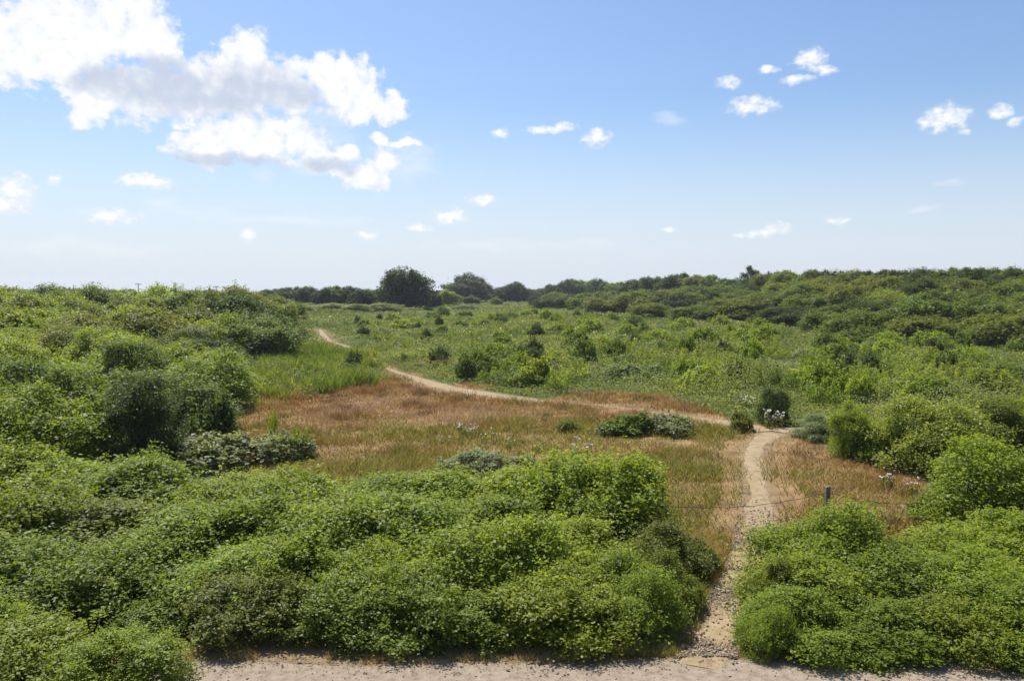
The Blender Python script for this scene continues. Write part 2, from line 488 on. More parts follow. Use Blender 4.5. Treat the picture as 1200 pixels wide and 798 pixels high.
def build_ground():
    ang = np.concatenate([np.radians(np.linspace(-40, 40, 620)), np.radians(np.linspace(41, 319, 110))])
    rad = np.concatenate([[.0], np.geomspace(3, 2500, 600)])
    A, R = np.meshgrid(ang, rad)
    X, Y = R * np.sin(A), R * np.cos(A)
    Z = ground_z(X, Y)
    dry = dry_mask(X, Y); pd = np.minimum(path_dist(X, Y) * np.maximum(1, np.hypot(X, Y) / 24), np.where(np.abs(X) < 60, np.maximum(Y - road_edge(X) - .15, -1), 50))
    na, nr = len(ang), len(rad)
    idx = np.arange(na * nr).reshape(nr, na)
    a = idx[:-1, :]; b = idx[1:, :]
    a2, b2 = np.roll(a, -1, 1), np.roll(b, -1, 1)
    faces = np.stack([a, b, b2, a2], -1).reshape(-1, 4)[:, ::-1]
    m, nt = new_mat('heath_ground'); N, L = nt.nodes.new, nt.links.new

    def attr(n):
        q = N('ShaderNodeAttribute'); q.attribute_name = n; return q.outputs['Fac']
    geo = N('ShaderNodeNewGeometry')

    def noise(s, d=8, r=.65):
        q = N('ShaderNodeTexNoise'); q.inputs['Scale'].default_value = s; q.inputs['Detail'].default_value = d; q.inputs['Roughness'].default_value = r
        L(geo.outputs['Position'], q.inputs['Vector']); return q.outputs['Fac']

    def ramp(f, cols):
        r = N('ShaderNodeValToRGB'); L(f, r.inputs[0])
        r.color_ramp.elements[0].position = cols[0][0]; r.color_ramp.elements[0].color = (*cols[0][1], 1)
        r.color_ramp.elements[1].position = cols[-1][0]; r.color_ramp.elements[1].color = (*cols[-1][1], 1)
        for p_, c_ in cols[1:-1]:
            e = r.color_ramp.elements.new(p_); e.color = (*c_, 1)
        return r.outputs[0]

    def mix(f, p_, q_):
        n = N('ShaderNodeMix'); n.data_type = 'RGBA'; L(f, n.inputs[0]); L(p_, n.inputs[6]); L(q_, n.inputs[7]); return n.outputs[2]
    green = ramp(noise(.6), [(.3, (.055, .075, .022)), (.5, (.095, .115, .035)), (.72, (.16, .17, .065))])
    dryc = ramp(noise(.9), [(.3, (.12, .075, .035)), (.5, (.22, .14, .065)), (.72, (.33, .23, .12))])
    sand = ramp(noise(2.5), [(.3, (.14, .095, .055)), (.5, (.235, .17, .10)), (.75, (.31, .24, .15))])
    c = mix(attr('dry'), green, dryc)
    # soil shows through beside the path, with a ragged edge
    mr = N('ShaderNodeMapRange'); mr.interpolation_type = 'SMOOTHSTEP'
    s = N('ShaderNodeMath'); s.operation = 'MULTIPLY_ADD'; L(noise(3.0), s.inputs[0]); s.inputs[1].default_value = 1.3; L(attr('pathd'), s.inputs[2])
    L(s.outputs[0], mr.inputs[0]); mr.inputs[1].default_value = 1.1; mr.inputs[2].default_value = .45
    c = mix(mr.outputs[0], c, sand)
    pb = N('ShaderNodeBsdfPrincipled'); L(c, pb.inputs['Base Color']); pb.inputs['Roughness'].default_value = .95; pb.inputs['Specular IOR Level'].default_value = .1
    bp = N('ShaderNodeBump'); bp.inputs['Strength'].default_value = .8; bp.inputs['Distance'].default_value = .06
    L(noise(9.0), bp.inputs['Height']); L(bp.outputs[0], pb.inputs['Normal'])
    o = N('ShaderNodeOutputMaterial'); L(pb.outputs[0], o.inputs[0])
    V = np.stack([X, Y, Z], -1).reshape(-1, 3)
    me = mesh_from('ground', V, faces.ravel(), np.arange(len(faces)) * 4, None, m)
    for nm, val in (('dry', dry), ('pathd', pd)):
        q = me.attributes.new(nm, 'FLOAT', 'POINT'); q.data.foreach_set('value', np.ascontiguousarray(np.clip(val, -5, 50).ravel(), np.float32))
    ob = add('ground', me); ob['kind'] = 'structure'


build_ground()


def build_path():
    """The trodden sand, one ribbon with ragged edges lying a little above the ground."""
    V, Fc = [], []
    for li, wl in enumerate((W_MAIN, W_LEFT, W_RIGHT)):
        P = np.array(wl)
        seg = np.r_[0, np.cumsum(np.hypot(np.diff(P[:, 0]), np.diff(P[:, 1])))]
        n = int(seg[-1] / .22) + 2
        s = np.linspace(0, seg[-1], n)
        k = np.ones(9) / 9
        xs, ys, ws = (np.interp(s, seg, P[:, i]) for i in range(3))
        pad = lambda a: np.convolve(np.r_[np.full(4, a[0]), a, np.full(4, a[-1])], k, 'valid')
        xs, ys, ws = pad(xs), pad(ys), pad(ws)
        tx, ty = np.gradient(xs), np.gradient(ys)
        l = np.hypot(tx, ty) + 1e-9
        nx, ny = ty / l, -tx / l
        m = 7
        lift = .022 + .004 * li
        base = len(V)
        for i in range(n):
            for j in range(m):
                u = j / (m - 1) * 2 - 1
                w = ws[i] * (.82 + .5 * (vnoise(s[i], np.array(0.0), .9, 31 + (u > 0) + 4 * li) - .5) + .35 * (vnoise(s[i], np.array(0.0), .3, 41 + (u > 0)) - .5))
                x, y = xs[i] + nx[i] * u * w, ys[i] + ny[i] * u * w
                V.append((x, y, float(ground_z(x, y)) + lift - .018 * abs(u) ** 3))
        for i in range(n - 1):
            for j in range(m - 1):
                a = base + i * m + j
                Fc += [a, a + m, a + m + 1, a + 1]
    me = mesh_from('path', np.array(V), np.array(Fc), np.arange(len(Fc) // 4) * 4, None, M_SAND)
    ob = add('path', me); ob['kind'] = 'structure'


build_path()


def build_road():
    xs = np.arange(-60, 60.01, .12)
    V, Fc = [], []
    rows = 14
    e = road_edge(xs)
    for j in range(rows):
        t = j / (rows - 1)
        for i, x in enumerate(xs):
            y = ROAD_Y0 + (e[i] - ROAD_Y0) * t
            V.append((x, y, float(ground_z(x, y)) + .03 + (.0 if j < rows - 1 else -.034)))
    n = len(xs)
    for j in range(rows - 1):
        for i in range(n - 1):
            a = j * n + i
            Fc += [a, a + 1, a + n + 1, a + n]
    me = mesh_from('road', np.array(V), np.array(Fc), np.arange(len(Fc) // 4) * 4, None, M_ROAD)
    ob = add('road', me); ob['kind'] = 'structure'


build_road()


# ------------------------------------------------------------------ plants: the moulds
def unit(v):
    return v / (np.linalg.norm(v, axis=1, keepdims=True) + 1e-9)


def lobed_points(g, R, H, nlobes, nclump, per, spread, lobe=(.34, .55), base_z=0.05, squash=1.0, shoots=40, shoot_len=.45, up=.66, top_bias=.0, flank=.62, knobs=.6, offc=.25, gap=.62, rough=.11, long=.2):
    """Leaf positions and normals on an uneven mound of lobes, in clumps, with shoots standing out of it."""
    lc, lr = [], []
    m0 = min(R, H)
    sx, sy = g.uniform(-offc, offc, 2) * R                     # the highest point sits off centre
    for i in range(nlobes):
        a = g.uniform(0, 2 * math.pi); q = math.sqrt(g.uniform(0, 1)) * .80
        x_, y_ = q * R * math.cos(a), q * R * math.sin(a)
        rr = g.uniform(*lobe) * m0
        qq = math.hypot(x_ - sx, y_ - sy) / R
        top = H * max(.22, 1 - flank * qq ** 1.4) * g.uniform(.68, 1.04)
        lc.append((x_, y_, max(top - rr, rr * .35))); lr.append(rr)
    for i in range(int(nlobes * knobs)):                     # knobs
        b = g.integers(0, nlobes); dv = unit(g.normal(size=(1, 3)) + np.array([[0, 0, .5]]))[0]
        rr = lr[b] * g.uniform(.38, .62)
        c = np.array(lc[b]) + dv * lr[b] * g.uniform(.7, 1.0)
        lc.append((c[0], c[1], max(c[2], rr * .5))); lr.append(rr)
    ns = int(nlobes * .7)
    for i in range(ns):                                      # skirt
        a = 2 * math.pi * i / ns + g.uniform(-.4, .4)
        rr = g.uniform(.16, .34) * m0
        e = R * g.uniform(.72, 1.05) - rr * .6
        lc.append((e * math.cos(a), e * math.sin(a), rr * .5 + base_z * H)); lr.append(rr)
    lc, lr = np.array(lc), np.array(lr)
    pr = lr ** 2 / (lr ** 2).sum()
    m = nclump * 5
    li = g.choice(len(lr), m, p=pr)
    d = unit(g.normal(size=(m, 3))); d[:, 2] = np.where(d[:, 2] < -.45, -d[:, 2], d[:, 2])
    rr = lr[li] * (1 - .30 * g.uniform(0, 1, m) ** 2)
    k2 = 2 * math.pi / (.42 * m0)                            # the lobes are no spheres: they bulge and sink
    B0 = lc[li] + d * rr[:, None]
    bulge = sum(np.sin(k2 * (B0 @ unit(g.normal(size=(1, 3)))[0]) * f_ + g.uniform(0, 6.28)) for f_ in (.7, 1.0, 1.5, 2.1))
    rr = rr * (1 + rough * bulge)
    P = lc[li] + d * rr[:, None] * np.array([1, 1, squash])
    # drop what lies deep inside another lobe
    dist = np.linalg.norm(P[:, None] - lc[None], axis=2) / lr[None]
    dist[np.arange(m), li] = 9
    keep = (dist.min(1) > .78) | (g.uniform(size=m) < .10)
    keep &= P[:, 2] > base_z * H * .5
    k_ = 2 * math.pi / (gap * m0)
    ph = g.uniform(0, 6.28, 6)
    hole = sum(np.sin(k_ * (P @ unit(g.normal(size=(1, 3)))[0]) * f_ + p_) for f_, p_ in zip((1, 1.3, .8, 1.7, 1.1, 1.5), ph))
    keep &= ~((hole < -1.25) & (g.uniform(size=m) < .8))     # holes one can look into
    P, d = P[keep][:nclump], d[keep][:nclump]
    n = len(P)
    ci = np.repeat(np.arange(n), per)
    cs = spread * g.uniform(.6, 1.5, n)
    Q = P[ci] + g.normal(size=(n * per, 3)) * cs[ci][:, None] * np.array([1, 1, .7])
    cd = unit(d + g.normal(size=(n, 3)) * .55)        # a clump leans its own way
    Nn = unit(cd[ci] * .55 + np.array([0, 0, up]) + g.normal(size=(n * per, 3)) * .45)
    QS, NS = [Q], [Nn]
    ks = g.choice(n, min(shoots, n), replace=False)
    for k in ks:
        if d[k][2] < -.1: continue
        dr = d[k] * .7 + np.array([g.normal() * .35, g.normal() * .35, .75 + top_bias]); dr /= np.linalg.norm(dr)
        ln = shoot_len * (g.uniform(.4, 1.1) if g.uniform() > long else g.uniform(1.3, 2.3)); cnt = int((10 + 6 * g.uniform()) * max(1, ln / shoot_len))
        t = g.uniform(0, 1, cnt)
        arch = np.c_[dr[0] * t, dr[1] * t, dr[2] * t - .45 * t ** 2] * ln
        QS.append(P[k] + arch + g.normal(size=(cnt, 3)) * spread * .45)
        NS.append(unit(g.normal(size=(cnt, 3)) * .6 + np.array([0, 0, .7])))
    Q, Nn = np.concatenate(QS), np.concatenate(NS)
    ok = Q[:, 2] > .02
    vs = [np.repeat(g.beta(1.6, 1.6, n), per)] + [np.full(len(q_), .75) for q_ in QS[1:]]
    v = np.clip(.55 * np.concatenate(vs) + .45 * g.beta(2, 2, len(Q)), 0, 1)
    fs = np.concatenate([np.repeat(g.uniform(.7, 1.35, n), per)] + [np.full(len(q_), .95) for q_ in QS[1:]]) * g.uniform(.7, 1.3, len(Q))
    return Q[ok], Nn[ok], lc, lr, v[ok], fs[ok]


def stems_for(g, lc, lr, r0, mat, base=.25):
    paths = []
    for c, r in zip(lc, lr):
        b = np.array([c[0] * base + g.normal() * .05, c[1] * base + g.normal() * .05, -.08])
        t = np.linspace(0, 1, 5)[:, None]
        mid = b + (c - b) * t + np.c_[np.zeros(5), np.zeros(5), np.sin(np.linspace(0, math.pi, 5)) * .08 * np.linalg.norm(c)]
        mid[1:4] += g.normal(size=(3, 3)) * .05 * np.linalg.norm(c)
        paths.append((mid, np.linspace(r0, r0 * .35, 5)))
        for _ in range(3):
            e = c + unit(g.normal(size=(1, 3)))[0] * r * .8; e[2] = max(e[2], .1)
            paths.append((np.array([c, (c + e) / 2 + g.normal(size=3) * .05 * r, e]), (r0 * .4, r0 * .28, r0 * .12)))
        for _ in range(2):                                   # bare canes standing out of the leaves
            dv = unit(g.normal(size=(1, 3)) + np.array([[0, 0, .9]]))[0]
            e = c + dv * r * g.uniform(1.05, 1.5); q_ = e + np.array([dv[0], dv[1], -.35]) * r * g.uniform(.3, .8)
            paths.append((np.array([c, e, q_]), (r0 * .35, r0 * .28, r0 * .15)))
    return tubes_mesh('stem', paths, mat, 4)


MOULD = {}


def mould(kind, n, R, H, leaf, **kw):
    out = []
    for i in range(n):
        g = np.random.default_rng(abs(hash_name(kind)) + i)
        sw = kw.get('stem', .02)
        args = {k: v for k, v in kw.items() if k not in ('stem', 'width', 'stem_base')}
        Q, Nn, lc, lr, var, fs = lobed_points(g, R, H, **args)
        kz, kr = H / np.percentile(Q[:, 2], 98.5), R / np.percentile(np.hypot(Q[:, 0], Q[:, 1]), 97)
        k3 = np.array([kr, kr, kz]); Q = Q * k3; lc = lc * k3; lr = lr * min(kr, kz)
        me = leaf_mesh(kind + '_foliage', Q, Nn, leaf * fs, M_LEAF, kw.get('width', .62), None, g, var=var)
        out.append((me, stems_for(g, lc, lr, sw, M_WOOD, kw.get('stem_base', .25)), R, H))
    MOULD[kind] = out


def hash_name(s):
    h = 0
    for ch in s: h = (h * 31 + ord(ch)) % 100003
    return h


mould('bramble', 8, 1.25, 1.5, .056, nlobes=13, nclump=2500, per=10, spread=.09, shoots=340, shoot_len=.46, lobe=(.26, .54), flank=.62, knobs=.45, stem=.012)
mould('scrub', 6, 1.8, 3.2, .082, nlobes=20, nclump=2600, per=9, spread=.13, shoots=300, shoot_len=.6, lobe=(.20, .40), flank=.50, top_bias=.5, long=.3, stem=.035)
mould('scrub_far', 6, 3.0, 4.2, .175, nlobes=20, nclump=2000, per=8, spread=.22, shoots=160, shoot_len=.75, lobe=(.22, .42), flank=.42, knobs=.4, top_bias=.4, long=.25, stem=.06)
mould('shrub', 4, 1.0, 1.15, .10, nlobes=10, nclump=420, per=8, spread=.08, shoots=60, shoot_len=.35, stem=.012)
mould('tree_far', 6, 6.0, 10.5, .50, nlobes=18, nclump=1300, per=8, spread=.45, shoots=20, shoot_len=.7, lobe=(.28, .48), flank=.42, knobs=.5, stem=.18, stem_base=.05)


mould('tree_open', 1, 4.5, 10.0, .42, nlobes=9, nclump=420, per=9, spread=.4, shoots=40, shoot_len=1.0, lobe=(.16, .30), flank=.25, knobs=.8, stem=.22, stem_base=.05)
mould('tree_round', 2, 9.0, 11.0, .55, nlobes=36, nclump=1900, per=8, spread=.55, shoots=90, shoot_len=1.1, lobe=(.24, .36), flank=.50, offc=.04, stem=.3, stem_base=.05)


def sapling_mould(kind, n, R, H, leaf, nst, per):
    out = []
    for i in range(n):
        g = np.random.default_rng(500 + i + hash_name(kind))
        QS, NS, paths = [], [], []
        for s in range(nst):
            a = g.uniform(0, 2 * math.pi); q = math.sqrt(g.uniform()) * R * .5
            b = np.array([q * math.cos(a), q * math.sin(a), -.03])
            hh = H * g.uniform(.55, 1.0) * (1 - .35 * q / R)
            tip = b + np.array([math.cos(a) * R * g.uniform(.1, .6), math.sin(a) * R * g.uniform(.1, .6), hh])
            cnt = int(per * hh / H)
            t = g.uniform(.08, 1, cnt)
            rad = .42 * R * (1.1 - t) + .05
            off = unit(g.normal(size=(cnt, 3))) * (rad * np.sqrt(g.uniform(size=cnt)))[:, None]
            QS.append(b + (tip - b) * t[:, None] + off); NS.append(unit(off / (rad[:, None]) * .5 + g.normal(size=(cnt, 3)) * .5 + np.array([0, 0, .45])))
            paths.append((np.array([b, b + (tip - b) * .5 + g.normal(size=3) * .03, tip]), (.012, .009, .004)))
        Q, Nn = np.concatenate(QS), np.concatenate(NS)
        ok = Q[:, 2] > .02
        out.append((leaf_mesh(kind + '_foliage', Q[ok], Nn[ok], leaf, M_LEAF, .6, None, g), tubes_mesh('stem', paths, M_WOOD, 4), R, H))
    MOULD[kind] = out


sapling_mould('sapling', 7, 1.0, 1.25, .085, 20, 130)

# ------------------------------------------------------------------ plants: the placing
AUTO = []           # things whose label is finished once all stand: (object, description, place, px)
USED = {}


def tree_copy(kind, name, loc, scale, rz, color, parts=True):
    """A thing with its parts; meshes shared between copies."""
    v = MOULD[kind]
    i = USED.get(kind, 0); USED[kind] = i + 1
    fol, stem, R, H = v[i % len(v)]
    if parts:
        o = bpy.data.objects.new(name, None); o.empty_display_size = .2
        COL.objects.link(o)
        cname, sname = ('crown', 'trunk') if kind.startswith('tree') else ('foliage', 'stem')
        add(cname, fol, o, color=color)
        add(sname, stem, o)
    else:
        o = add(name, fol, color=color)
    o.location = loc; o.scale = scale; o.rotation_euler = (0, 0, rz)
    return o


def tag(o, label=None, cat=None, group=None, kind=None):
    for k, v in (('label', label), ('category', cat), ('group', group), ('kind', kind)):
        if v: o[k] = v
    return o


def jit(c, a=.08):
    k = 1 + random.uniform(-a, a)
    return tuple(max(.004, v * k * (1 + random.uniform(-a, a) * .5)) for v in c)


GREEN = {'bramble': (.146, .190, .022), 'fresh': (.180, .228, .025), 'olive': (.122, .142, .027), 'dark': (.050, .074, .018), 'deep': (.040, .058, .021),
         'grey': (.175, .200, .108), 'pale': (.195, .232, .050), 'mid': (.098, .140, .024), 'brown': (.104, .122, .027), 'yellow': (.215, .245, .032)}


def plant(kind, name, px, py, wpx, top, tone, label, cat='bush', group=None, parts=True, depth=1.0, desc=None, place=None):
    """Plant standing with its foot at photo pixel (px, py), wpx wide, its top seen at row `top`."""
    x, y, z = at(px, py)
    d0 = math.hypot(y, EYE - z)
    rad = .5 * wpx * d0 / F
    # the near edge of the foot is at py: the middle lies half a depth behind it
    yc = y + rad * depth * .9
    xc = x * yc / y
    rad *= yc / y
    zc = float(ground_z(xc, yc))
    dep = math.tan(math.atan((top - CY) / F) + PITCH)
    h = max(.15, EYE - yc * dep - zc)
    R, H = MOULD[kind][0][2:4]
    o = tree_copy(kind, name, (xc, yc, zc), (rad / R, rad / R * depth, h / H), random.uniform(-.4, .4) + random.choice((0, math.pi)), jit(GREEN[tone]), parts)
    tag(o, label, cat, group)
    if desc: AUTO.append((o, desc, place, px))
    return o


def plant_at(kind, name, x, y, rad, h, tone, cat, group, desc, place, parts=True):
    z = float(ground_z(x, y))
    R, H = MOULD[kind][0][2:4]
    o = tree_copy(kind, name, (x, y, z), (rad / R, rad / R, h / H), random.uniform(0, 6.28), jit(GREEN[tone]), parts)
    tag(o, None, cat, group)
    AUTO.append((o, desc, place, float(pix(x, y, z)[0])))
    return o


# --- foreground brambles along the road: (foot px, foot py, width px, top py, tone, label)
BR = 'brambles in the foreground thicket'
FG = [
    # front row, left of the path
    (215, 756, 120, 690, 'bramble', 'bramble mound at the road edge where the pale road first shows'),
    (300, 764, 135, 684, 'olive', 'dull bramble mound hanging over the road edge, second of the road edge row'),
    (395, 767, 140, 692, 'bramble', 'bramble mound at the road edge, third of the road edge row'),
    (490, 770, 145, 676, 'bramble', 'bramble mound casting a deep shadow on the road, fourth of the road edge row'),
    (585, 768, 140, 686, 'bramble', 'bramble mound at the road edge below the middle of the thicket'),
    (672, 766, 145, 672, 'fresh', 'broad bright bramble mound at the road edge left of the pebbly path corner'),
    (738, 757, 112, 680, 'bramble', 'rounded bramble mound at the road edge near the pebbly path mouth'),
    (778, 726, 78, 655, 'olive', 'small olive bramble at the thicket corner touching the pebbly path'),
    (-15, 740, 180, 640, 'bramble', 'bramble mound at the left frame edge behind the lowest roadside bush'),
    (95, 742, 170, 650, 'bramble', 'dull green bramble mound right behind the lowest roadside bush'),
    # behind the road edge row
    (180, 728, 150, 640, 'bramble', 'bramble mound above the first two of the road edge row'),
    (275, 735, 140, 650, 'fresh', 'bright bramble mound above the dull one of the road edge row'),
    (360, 735, 150, 632, 'bramble', 'high bramble mound above the third of the road edge row'),
    (450, 738, 140, 640, 'fresh', 'bright bramble mound above the road edge mound that casts the deep shadow'),
    (540, 736, 150, 622, 'fresh', 'tall bright bramble mound at the middle of the thicket above the road edge row'),
    (635, 734, 160, 622, 'fresh', 'broad bright bramble mound above the road edge row below the tall dark-sided mound'),
    (720, 728, 130, 640, 'bramble', 'bramble mound above the road edge row nearest the thicket corner by the path'),
    # second row
    (0, 690, 180, 585, 'bramble', 'bramble mound at the left frame edge in the middle of the thicket'),
    (105, 690, 170, 592, 'olive', 'olive bramble mound in the middle of the thicket, second from left frame edge'),
    (205, 695, 170, 598, 'bramble', 'bramble mound with dark hollow, in the thicket middle behind the first road edge mound'),
    (305, 695, 170, 600, 'bramble', 'bramble mound in the thicket middle with brownish dry leaves beside it'),
    (405, 700, 170, 590, 'fresh', 'bright bramble mound in the thicket middle, fifth from left frame edge'),
    (505, 700, 170, 585, 'bramble', 'bramble mound in the thicket middle behind the deep road shadow'),
    (600, 690, 150, 592, 'bramble', 'bramble mound in the thicket middle left of the tall dark-sided mound'),
    (775, 690, 120, 628, 'olive', 'low olive bramble below the tall dark-sided mound'),
    # back row
    (-10, 612, 150, 528, 'fresh', 'bright bramble mound at the left frame edge on the thicket crest'),
    (75, 615, 150, 535, 'fresh', 'bright bramble mound on the thicket crest below the smoky grey scrub'),
    (165, 622, 150, 545, 'bramble', 'bramble mound on the thicket crest with a dark hollow in front'),
    (255, 622, 130, 556, 'fresh', 'bright bramble mound on the crest below the pale silvery bush'),
    (340, 625, 140, 550, 'fresh', 'bright bramble mound on the crest below the thin lone sapling'),
    (425, 628, 140, 558, 'bramble', 'low bramble mound on the crest where the dry grass dips down'),
    (500, 625, 140, 548, 'fresh', 'bright bramble mound on the crest in front of the white flowers'),
    (585, 625, 140, 545, 'fresh', 'bright bramble mound on the crest left of the tall dark-sided mound'),
    (705, 648, 190, 538, 'fresh', 'tall bramble mound with a dark shaded side, right end of the thicket crest'),
    (670, 700, 130, 612, 'fresh', 'bright bramble mound right in front of the tall dark-sided mound'),
]
for (px, py, w, top, tone, lab) in FG:
    plant('bramble', 'bramble_bush', px + random.uniform(-12, 12), py + 4, w * (random.uniform(1.12, 1.4) if px < 700 else 1.0), top + random.uniform(-10, 10), tone, lab, 'bramble', BR)
for (px, py, w, top, lab) in [(20, 850, 190, 738, 'lowest bramble bush in the left corner, on the near side of the road'),
                              (125, 842, 150, 748, 'glossy bramble bush on the near roadside, right end by the pale road'),
                              (-70, 830, 180, 700, 'bramble bush cut by the left frame edge beside the lowest roadside bush')]:
    plant('bramble', 'bramble_bush', px, py, w, top, 'fresh', lab, 'bramble', 'brambles on the near roadside')
BR2 = 'brambles in the thicket right of the path'
for (px, py, w, top, tone, lab) in [
    (898, 776, 70, 714, 'bramble', 'low bramble at the path mouth, leftmost of the right hand thicket'),
    (945, 779, 120, 700, 'bramble', 'bramble mound at the road edge in front of the fence post mound'),
    (1030, 782, 140, 706, 'bramble', 'bramble mound at the road edge just right of the fence post'),
    (1120, 785, 140, 696, 'fresh', 'bright bramble mound at the road edge, second from the bottom right corner'),
    (1200, 792, 150, 690, 'bramble', 'bramble mound at the road edge in the bottom right corner'),
    (960, 742, 130, 660, 'fresh', 'bright bramble mound between the road edge and the fence post mound'),
    (1050, 745, 150, 650, 'bramble', 'bramble mound in the middle of the right hand thicket'),
    (1145, 748, 150, 655, 'fresh', 'bright bramble mound in the right hand thicket near the right frame edge'),
    (960, 700, 140, 600, 'bramble', 'domed bramble mound at the foot of the wooden fence post'),
    (905, 722, 70, 660, 'olive', 'grassy olive bramble beside the pebbly path left of the domed mound'),
    (1045, 705, 140, 632, 'bramble', 'bramble mound right of the domed mound at the fence post'),
    (1125, 700, 140, 626, 'fresh', 'bright bramble mound in front of the big overgrown bush by the right frame edge'),
    (1215, 700, 140, 605, 'fresh', 'bramble mound cut by the right frame edge below the big overgrown bush'),
]:
    plant('bramble', 'bramble_bush', px + (4 if px > 930 else 0), py + 2, w * (random.uniform(1.1, 1.3) if px > 930 else 1), top + random.uniform(-6, 6), tone, lab, 'bramble', BR2)
for (px, py, w, top, tone, lab) in [
    (1165, 648, 170, 520, 'fresh', 'big overgrown bush with a brown hollow at the right frame edge'),
    (1095, 622, 60, 572, 'olive', 'small olive bush at the end of the fence wire'),
    (1080, 562, 130, 468, 'pale', 'wide pale green bush with glossy leaves behind the right hand dry grass'),
    (1002, 543, 60, 474, 'fresh', 'upright fresh green bush beside the right hand dry grass'),
    (1030, 548, 80, 492, 'bramble', 'green bush between the upright fresh bush and the wide pale bush'),
    (1150, 545, 120, 470, 'olive', 'olive bush above the big overgrown bush near the right frame edge'),
    (1205, 540, 100, 465, 'fresh', 'fresh bush cut by the right frame edge above the big overgrown bush'),
    (965, 520, 70, 488, 'grey', 'low grey green bush at the right end of the path fork'),
]:
    plant('bramble' if w < 58 else 'scrub', 'bush', px, py, w, top, tone, lab, 'bush', 'bushes right of the dry grass')

# --- single shrubs that the photograph tells apart
for (kind, px, py, w, top, tone, lab) in [
    ('shrub', 738, 514, 76, 485, 'mid', 'mid green shrub in the dry grass, left half of the pair below the sandy path'),
    ('shrub', 780, 513, 72, 486, 'grey', 'silvery green shrub in the dry grass, right half of the pair below the sandy path'),
    ('shrub', 710, 512, 30, 498, 'grey', 'very low greyish shrub at the left foot of the mid green shrub in dry grass'),
    ('shrub', 665, 508, 30, 492, 'olive', 'tiny olive shrub in the dry grass left of the green and silvery pair'),
    ('scrub', 905, 500, 40, 456, 'dark', 'dark pointed shrub standing over the path fork with white flowers at its foot'),
    ('shrub', 868, 508, 34, 482, 'olive', 'small leafy shrub in the path fork left of the dark pointed shrub'),
    ('shrub', 415, 432, 24, 412, 'dark', 'dark round shrub on the left side of the narrow far path'),
    ('shrub', 545, 446, 28, 419, 'dark', 'dark shrub on the bank right above the start of the pale sandy path'),
    ('shrub', 628, 398, 22, 381, 'dark', 'lone dark upright shrub in the middle of the meadow'),
    ('shrub', 421, 384, 17, 371, 'dark', 'dark shrub in the far meadow, topmost of the three left ones'),
    ('shrub', 441, 384, 13, 376, 'mid', 'narrow green shrub in the far meadow right of the topmost dark one'),
    ('shrub', 425, 394, 18, 383, 'dark', 'dark shrub in the far meadow below the topmost dark one'),
    ('shrub', 739, 387, 18, 374, 'dark', 'dark oval shrub in the far meadow right of the purple grey heather'),
    ('shrub', 755, 390, 14, 378, 'mid', 'green shrub in the far meadow right beside the dark oval one'),
    ('shrub', 1055, 398, 24, 385, 'dark', 'dark low shrub in the right meadow in front of the hedge of scrub'),
    ('shrub', 968, 425, 24, 410, 'dark', 'dark low shrub in the right meadow below the tall lone pine'),
    ('shrub', 1000, 420, 22, 405, 'dark', 'dark rounded shrub in the right meadow beyond the upright fresh bush'),
    ('shrub', 250, 535, 74, 468, 'dark', 'dark speckled shrub at the dry grass edge above the pale silvery bush'),
    ('shrub', 262, 556, 130, 508, 'grey', 'wide pale silvery bush above the bramble crest at the left of the dry grass'),
    ('shrub', 332, 545, 74, 507, 'grey', 'drooping silvery shrub beside the thin lone sapling in the dry grass'),
    ('sapling', 350, 540, 26, 490, 'fresh', 'thin bushy sapling beside the drooping silvery shrub'),
    ('sapling', 320, 524, 17, 468, 'fresh', 'thin lone sapling standing in the dry grass left of the silvery shrub'),
    ('shrub', 556, 560, 84, 530, 'grey', 'grey green shrub in the dry grass behind the bright crest brambles'),
    ('shrub', 606, 558, 64, 535, 'grey', 'low greyish shrub right of the grey green shrub behind the crest brambles'),
]:
    plant(kind, 'shrub' if kind == 'shrub' else 'sapling', px, py, w, top, tone, lab, 'shrub' if kind == 'shrub' else 'sapling', None, parts=(w > 20))

# --- the left scrub: rows of tall bushes going back to the skyline
LEFT_EDGE = [(545, 215), (520, 225), (500, 245), (470, 270), (450, 292), (430, 312), (410, 318), (395, 330), (370, 330), (345, 262)]
rows = [(25.4, 2.9), (28.2, 3.35), (33.0, 3.15), (40, 3.25), (46.5, 3.4), (54, 3.6), (63, 3.95), (74, 4.5), (88, 5.0), (104, 5.6), (122, 5.7)]
places = ['at the near edge of the left scrub', 'in the second row of the left scrub', 'in the third row of the left scrub', 'in the fourth row of the left scrub',
          'in the middle of the left scrub', 'just behind the middle of the left scrub', 'in the upper part of the left scrub', 'high in the left scrub', 'just below the left skyline',
          'on the left skyline', 'at the back of the left skyline']
tones_left = ['mid', 'fresh', 'olive', 'mid', 'bramble', 'dark', 'fresh', 'olive', 'brown']
tone_words = {'mid': 'mid green', 'fresh': 'bright green', 'olive': 'olive green', 'bramble': 'grass green', 'dark': 'dark green', 'brown': 'brownish green', 'pale': 'pale green',
              'grey': 'silvery green', 'deep': 'blackish green', 'yellow': 'yellowish green'}
